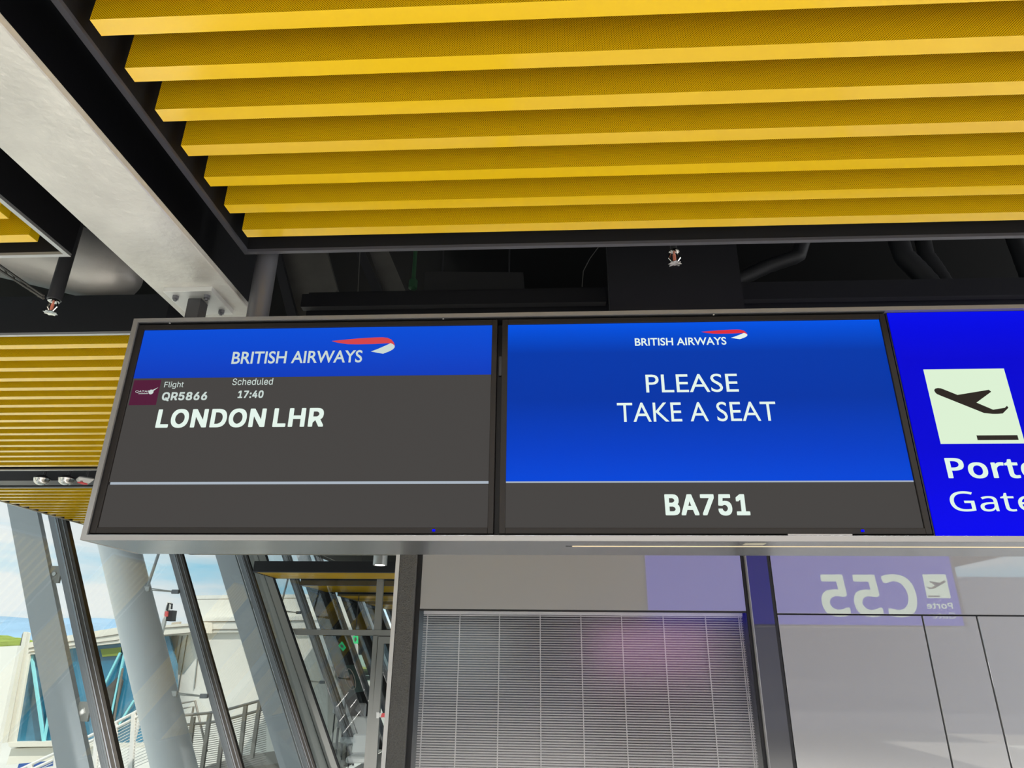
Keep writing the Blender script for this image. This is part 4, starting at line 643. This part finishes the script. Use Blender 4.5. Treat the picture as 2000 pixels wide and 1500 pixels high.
# ================================================================= GLASS PARTITION ACROSS THE HALL
PY = 14.12
we = thing('wall_end', None, None, (-3.8, PY, -2.1), kind='structure')
obj('edge_post', plate_px([(473, 1060), (511, 1060), (664, 1560), (628, 1560)], PY, .12), m_frameg, we)
obj('corner_frame', plate_px([(490, 1060), (509, 1060), (681, 1560), (656, 1560)], PY - .03, .03), m_frameg, we)
obj('frame_seam', plate_px([(509, 1060), (512, 1060), (684, 1560), (680, 1560)], PY - .032, .05), m_blk, we)
obj('frame_seam', plate_px([(494, 1060), (495.5, 1060), (662, 1560), (660, 1560)], PY - .034, .004), m_blk, we)
obj('transom', plate_px([(572, 1229), (800, 1231), (800, 1242), (577, 1240)], PY, .10), m_frameg, we)
obj('upper_post', plate_px([(738, 1100), (750, 1100), (743, 1230), (730, 1230)], PY, .10), m_frameg, we)
obj('lower_post', plate_px([(729, 1240), (738, 1240), (716, 1560), (706, 1560)], PY, .10), m_frameg, we)
obj('upper_pane', plate_px([(511, 1079), (800, 1079), (800, 1229), (569, 1229)], PY + .05, .01), m_glass, we)
obj('lower_pane', plate_px([(578, 1242), (728, 1242), (710, 1530), (660, 1530)], PY + .05, .01), m_glass, we)
dr = thing('door_1', None, None, (-2.5, PY, -2.1), kind='structure')
obj('door_frame', plate_px([(739, 1243), (800, 1244), (800, 1257), (749, 1257), (733, 1530), (717, 1530)], PY - .02, .10), m_frameg, dr)
obj('door_pane', plate_px([(749, 1257), (800, 1257), (800, 1530), (733, 1530)], PY + .02, .01), m_glass, dr)
bb = thing('barrier_belt', 'red and white barrier belt end stretched across the glass door', 'barrier', onY(748, 1404, 14.03))
obj('belt_clip', plate_px([(735, 1391), (741, 1391), (740, 1403), (735, 1403)], 14.03, .06), m_whitep, bb)
obj('belt', plate_px([(741, 1393), (830, 1393), (830, 1401), (741, 1401)], 14.05, .01), m_whitep, bb)
for k in range(4):
    x = 743 + k * 24
    obj('red_stripe', plate_px([(x + 3, 1393), (x + 14, 1393), (x + 11, 1401), (x, 1401)], 14.044, .005), m_red, bb)
# beyond the partition: added dark panes standing in for the dark reflection in the facade glass
for i, (a, b) in enumerate(((16.1, 18.25), (18.9, 20.9), (21.6, 23.6), (24.3, 26.6))):
    obj('dark_reflection_pane', LN(-4.975, -4.955, a, b, -2.1, 1.75), m_dkglass, wl)
tag(obj('far_hall_wall', B((-5.8, 26.9, -2.1), (12, 27, 2.55)), mat('dark_brown_wall', (.035, .028, .024, 1), .4)), kind='structure').name = 'wall_far'
# info board, exit sign, seats
ib = thing('pictogram_board', 'teal board with two pale oval figures seen through the glass partition', 'sign', onY(677, 1357, 17))
obj('board', plate_px([(647, 1302), (692, 1298), (712, 1350), (669, 1357)], 17, .03), mat('muted_teal_board', (.09, .16, .145, 1), .4), ib)
for cx, cy in ((662, 1327), (686, 1326)):
    bm = bmesh.new(); ps = [onY(cx + 7 * math.cos(a) + 5 * math.sin(a), cy + 20 * math.sin(a), 16.985) for a in [i * math.pi / 12 for i in range(25)]]
    tube(bm, ps, .009, 6); obj('oval_outline', bm, m_brw, ib)
    obj('figure', plate_px([(cx - 3, cy - 8), (cx + 1, cy - 9), (cx + 5, cy + 4), (cx + 7, cy + 14), (cx, cy + 13), (cx - 2, cy + 2)], 16.98, .01), mat('beige_figure', (.5, .38, .30, 1), .6), ib)
obj('stand', T([Vector(onY(677, 1352, 17.04)), (onY(677, 1352, 17.04)[0], 17.04, -2.1)], .03, 10), m_post, ib)
es = thing('exit_sign', 'small glowing green exit sign hanging beyond the glass partition', 'sign', onY(694, 1257, 18))
obj('sign_face', plate_px([(689, 1242), (699, 1242), (699, 1257), (691, 1257)], 18, .04), m_exit, es)
obj('running_figure', plate_px([(692, 1246), (695, 1244), (697, 1249), (694, 1254), (692, 1251)], 17.99, .005), m_whitep, es)
x, y, z = onY(694, 1242, 18.02); obj('rod', T([(x, y, z), (x, y, 2.55)], .012, 8), m_post, es)
for i, (px, py, Y) in enumerate(((688, 1478, 14.9), (676, 1440, 15.7), (668, 1410, 16.6), (660, 1384, 17.6))):
    x, _, z = onY(px, py, Y)
    lab = ('nearest pale lounge seat behind the glass partition', 'second pale lounge seat behind the glass partition', 'third pale lounge seat behind the glass partition', 'farthest pale lounge seat behind the glass partition')[i]
    c = thing('lounge_seat', lab, 'seat', (x, Y, -2.1), 'pale seats beyond the partition')
    zt = z; x += .14
    obj('seat', B((x - .27, Y, zt - .12), (x + .27, Y + .5, zt), .03), m_seat, c)
    obj('backrest', B((x - .27, Y + .42, zt + .001), (x + .27, Y + .5, zt + .36), .03), m_seat, c)
    for sx in (-.22, .22):
        for sy in (.06, .42): obj('leg', T([(x + sx, Y + sy, -2.1), (x + sx, Y + sy, zt - .12)], .018, 8), m_post, c)

# ================================================================= OUTDOORS
BY = 24
br = thing('boarding_bridge', 'cream white boarding bridge with teal glazing outside the facade', 'boarding bridge', (-13, BY + 1.5, -7))
obj('roof_band', plate_px([(40, 1258), (140, 1240), (232, 1225), (320, 1221), (400, 1215), (400, 1236), (320, 1241), (232, 1256), (137, 1266), (56, 1279)], BY, .55), m_brw, br)
for q in ([(52, 1266), (140, 1252), (232, 1238), (232, 1239.3), (140, 1253.3), (52, 1267.3)], [(56, 1273), (140, 1261), (232, 1249), (232, 1250), (140, 1262), (56, 1274)], [(318, 1226), (372, 1222), (372, 1223.5), (318, 1227.5)], [(318, 1240), (372, 1235), (372, 1236.5), (318, 1241.5)]):
    obj('roof_seam', plate_px(q, BY - .03, .03), m_brw2, br)
obj('side_glazing', plate_px([(57, 1279), (137, 1266), (232, 1256), (330, 1242), (345, 1300), (345, 1450), (24, 1452)], BY + .25, .1), m_glasst, br)
obj('far_deck', plate_px([(24, 1452), (345, 1450), (345, 1460), (20, 1460)], BY + .2, .35), m_brw, br)
obj('corner_frame', plate_px([(48, 1276), (58, 1279), (29, 1452), (17, 1456)], BY - .02, .08), m_brw, br)
obj('sill', plate_px([(15, 1450), (200, 1446), (200, 1457), (18, 1459)], BY - .05, .3), m_brw, br)
obj('underside', plate_px([(22, 1462), (200, 1457), (180, 1478), (12, 1494)], BY + .1, .4), m_brw, br)
for (a, b, w_) in (((62, 1281), (86, 1448), 5), ((86, 1448), (118, 1270), 4), ((235, 1275), (204, 1338), 4), ((204, 1338), (196, 1400), 3), ((246, 1262), (212, 1425), 4), ((262, 1368), (222, 1432), 4)):
    obj('brace', bar(onY(*a, BY + .12), onY(*b, BY + .12), w_ * BY / 1320 * .9), m_cyan, br)
obj('grey_screen', plate_px([(206, 1345), (234, 1318), (240, 1330), (222, 1402), (212, 1402)], BY + .14, .05), m_void_grey, br)
obj('brown_post', bar(onY(240, 1305, BY + .05), onY(222, 1412, BY + .05), .05), m_brw2, br)
obj('green_reflection', plate_px([(196, 1268), (236, 1264), (236, 1280), (200, 1283)], BY + .18, .03), mat('painted_green_reflection', (.22, .28, .05, 1), .3), br)  # hill's reflection in the glazing, put in as a flat green patch
obj('telescopic_edge', plate_px([(46, 1234), (51, 1234), (12, 1450), (2, 1452)], BY - 1, .06), m_brw, br)
obj('telescopic_edge', plate_px([(52, 1234), (58, 1236), (24, 1448), (14, 1450)], BY - .8, .06), m_brw, br)
for q in ([(50.5, 1234), (52.5, 1234), (14.5, 1450), (12, 1450)], [(43, 1240), (46, 1234), (2, 1452), (-2, 1450)]): obj('rubber_gasket', plate_px(q, BY - .82, .015), m_brw2, br)
wh = thing('white_terminal_volume', 'bright white boxy building part behind the mullions, with railing in front', 'building', (-8, 30, -7))
m_brw3 = mat('white_cladding_panel', (.80, .79, .73, 1), .55, var=.04, vs=.6)
obj('wall', plate_px([(345, 1238), (375, 1232), (640, 1230), (640, 1560), (330, 1560)], BY + .7, 4), m_brw3, wh)
obj('cornice', plate_px([(372, 1206), (640, 1204), (640, 1233), (372, 1236)], BY + .58, 4), m_brw3, wh)
obj('upper_box', plate_px([(374, 1163), (640, 1160), (640, 1204), (374, 1206)], BY + 1, 3.5), m_brw3, wh)
for q in ([(374, 1170), (640, 1167), (640, 1168.2), (374, 1171.2)], [(372, 1213.5), (640, 1211), (640, 1212.3), (372, 1215)], [(372, 1229), (640, 1227), (640, 1228.3), (372, 1230.3)]):
    obj('shadow_joint', plate_px(q, BY + .55, .03), m_brw2, wh)
obj('beige_shading_strip', plate_px([(335, 1216), (351, 1214), (343, 1260), (330, 1345), (322, 1300)], BY + .56, .13), mat('beige_wall_shading', (.50, .43, .34, 1), .6), wh)  # beige strip standing in for shading on the white wall
for a, b in (((356, 1242), (338, 1345)), ((366, 1240), (346, 1368)), ((392, 1238), (380, 1345))):
    obj('panel_joint', bar(onY(*a, BY + .67), onY(*b, BY + .67), .02), m_brw2, wh)
# metal railings
def railing(label, Y, tops, gap, posts, infill, m, deck):
    c = thing('railing', label, 'railing', onY(posts[0][1][0], posts[0][1][1], Y))
    for j in (0, gap): obj('handrail', T([onY(a, b + j, Y) for a, b in tops], .035, 8), m, c, True)
    for a, b in posts: obj('post', bar(onY(*a, Y), onY(*b, Y), .09), m, c)
    bm = bmesh.new()
    for k in range(infill[0]): tube(bm, [onY(a, b + gap + 6 + k * infill[1], Y) for a, b in tops], .008, 5)
    tag(obj('infill_bars', bm, m, c), kind='stuff')
    return c
m_rail = mat('grey_galvanised_rail', (.30, .28, .25, 1), .45, .4)
m_railw = mat('white_railing_paint', (.82, .80, .76, 1), .4)
railing('grey metal railing with fine bars in front of the white building part', 19, [(345, 1398), (405, 1393), (440, 1387), (520, 1365)], 19, [((378, 1400), (366, 1500)), ((410, 1394), (392, 1520)), ((440, 1388), (424, 1520)), ((480, 1378), (466, 1500)), ((508, 1369), (492, 1480))], (24, 4.2), m_rail, None)
railing('white railing running past the foot of the teal glazed bridge', 17.5, [(20, 1512), (108, 1471), (190, 1430), (268, 1389), (330, 1362)], 11, [((60, 1494), (52, 1560)), ((112, 1470), (104, 1560)), ((190, 1430), (182, 1560)), ((226, 1412), (219, 1540)), ((262, 1393), (254, 1540))], (16, 6), m_railw, None)
bx = thing('tubular_barrier', 'thin beige tubular barrier on the deck behind the grey railing', 'frame', onY(365, 1480, 20))
obj('frame_tube', T([onY(350, 1374, 20), onY(381, 1369, 20), onY(404, 1468, 20)], .03, 8), m_rail, bx); obj('frame_tube', T([onY(350, 1385, 20), onY(378, 1380, 20), onY(362, 1480, 20)], .03, 8), m_rail, bx)
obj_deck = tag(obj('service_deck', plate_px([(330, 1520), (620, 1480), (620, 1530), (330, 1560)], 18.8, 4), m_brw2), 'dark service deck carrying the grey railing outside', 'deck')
fl = thing('floodlight_mast', 'slim white mast with a black lamp and a red cap outside', 'mast', (onY(312, 1245, 22)[0], 22, -7))
a = Vector(onY(331, 1176, 22)); b = Vector(onY(313, 1245, 22)); obj('mast', bar(a, a + (b - a) * ((a.z + 7) / (a.z - b.z)), .10), m_railw, fl)
obj('lamp_box', plate_px([(326, 1192), (338, 1192), (335, 1213), (324, 1213)], 21.8, .25), m_duct, fl)
obj('lamp_bracket', T([onY(326, 1192, 21.9), onY(329, 1178, 21.9), onY(336, 1180, 21.9), onY(335, 1190, 21.9)], .03, 8), m_duct, fl)
obj('red_cap', plate_px([(322, 1194), (326, 1194), (325, 1204), (321, 1204)], 21.7, .15), mat('faded_red_plastic', (.65, .12, .12, 1), .5), fl)
tag(obj('white_annex', plate_px([(-60, 1266), (35, 1261), (1, 1425), (-20, 1560), (-60, 1560)], BY - 2, .15), m_brw3), 'white sloping building side at the left edge, below the green hill', 'building')
tag(obj('blue_ground_vehicle', P([onY(38, 1488, 26), onY(80, 1486, 26), onY(84, 1500, 26), onY(34, 1500, 26)], (0, 2, 0)), mat('blue_vehicle_paint', (.06, .16, .55, 1), .4)), 'blue vehicle roof on the apron under the bridge', 'vehicle')
tag(obj('apron', B((-160, -60, -7.2), (160, 200, -7)), m_apron), kind='structure').name = 'ground'
# hill with trees and the mountain range
def ridge(name, Y, prof, depth, base, m, rough_, label, cat, step, seed):
    rnd = random.Random(seed); bm = bmesh.new(); cols = []
    a = prof[0][0]
    while a <= prof[-1][0]:
        for (p0, q0), (p1, q1) in zip(prof, prof[1:]):
            if p0 <= a <= p1: h = q0 + (q1 - q0) * (a - p0) / (p1 - p0); break
        x, _, z = onY(a, h, Y); z += rnd.uniform(-1, 1) * rough_
        col = [bm.verts.new((x + rnd.uniform(-1, 1) * rough_ * .3, Y + (t_ - 1) * depth + (rnd.uniform(-1, 1) * depth * .04), base + (z - base) * (math.sin(t_ * math.pi / 2) ** .9) + (rnd.uniform(-1, 1) * rough_ if 0 < t_ < 1 else 0))) for t_ in [i / 10 for i in range(11)]]
        col.append(bm.verts.new((x, Y + depth, base))); cols.append(col); a += step
    for A, C in zip(cols, cols[1:]):
        for i in range(len(A) - 1): bm.faces.new((A[i], C[i], C[i + 1], A[i + 1]))
    o = obj(name, bm, m, smooth=(rough_ > 5)); tag(o, label, cat); return o
tag(ridge('tree_hill', 190, [(-150, 1247), (0, 1244), (20, 1245), (48, 1250), (100, 1262), (180, 1268), (420, 1285), (700, 1300)], 60, -7, m_hill, .5, None, None, 3, 4), 'low green wooded hill under the blue mountain', 'hill')
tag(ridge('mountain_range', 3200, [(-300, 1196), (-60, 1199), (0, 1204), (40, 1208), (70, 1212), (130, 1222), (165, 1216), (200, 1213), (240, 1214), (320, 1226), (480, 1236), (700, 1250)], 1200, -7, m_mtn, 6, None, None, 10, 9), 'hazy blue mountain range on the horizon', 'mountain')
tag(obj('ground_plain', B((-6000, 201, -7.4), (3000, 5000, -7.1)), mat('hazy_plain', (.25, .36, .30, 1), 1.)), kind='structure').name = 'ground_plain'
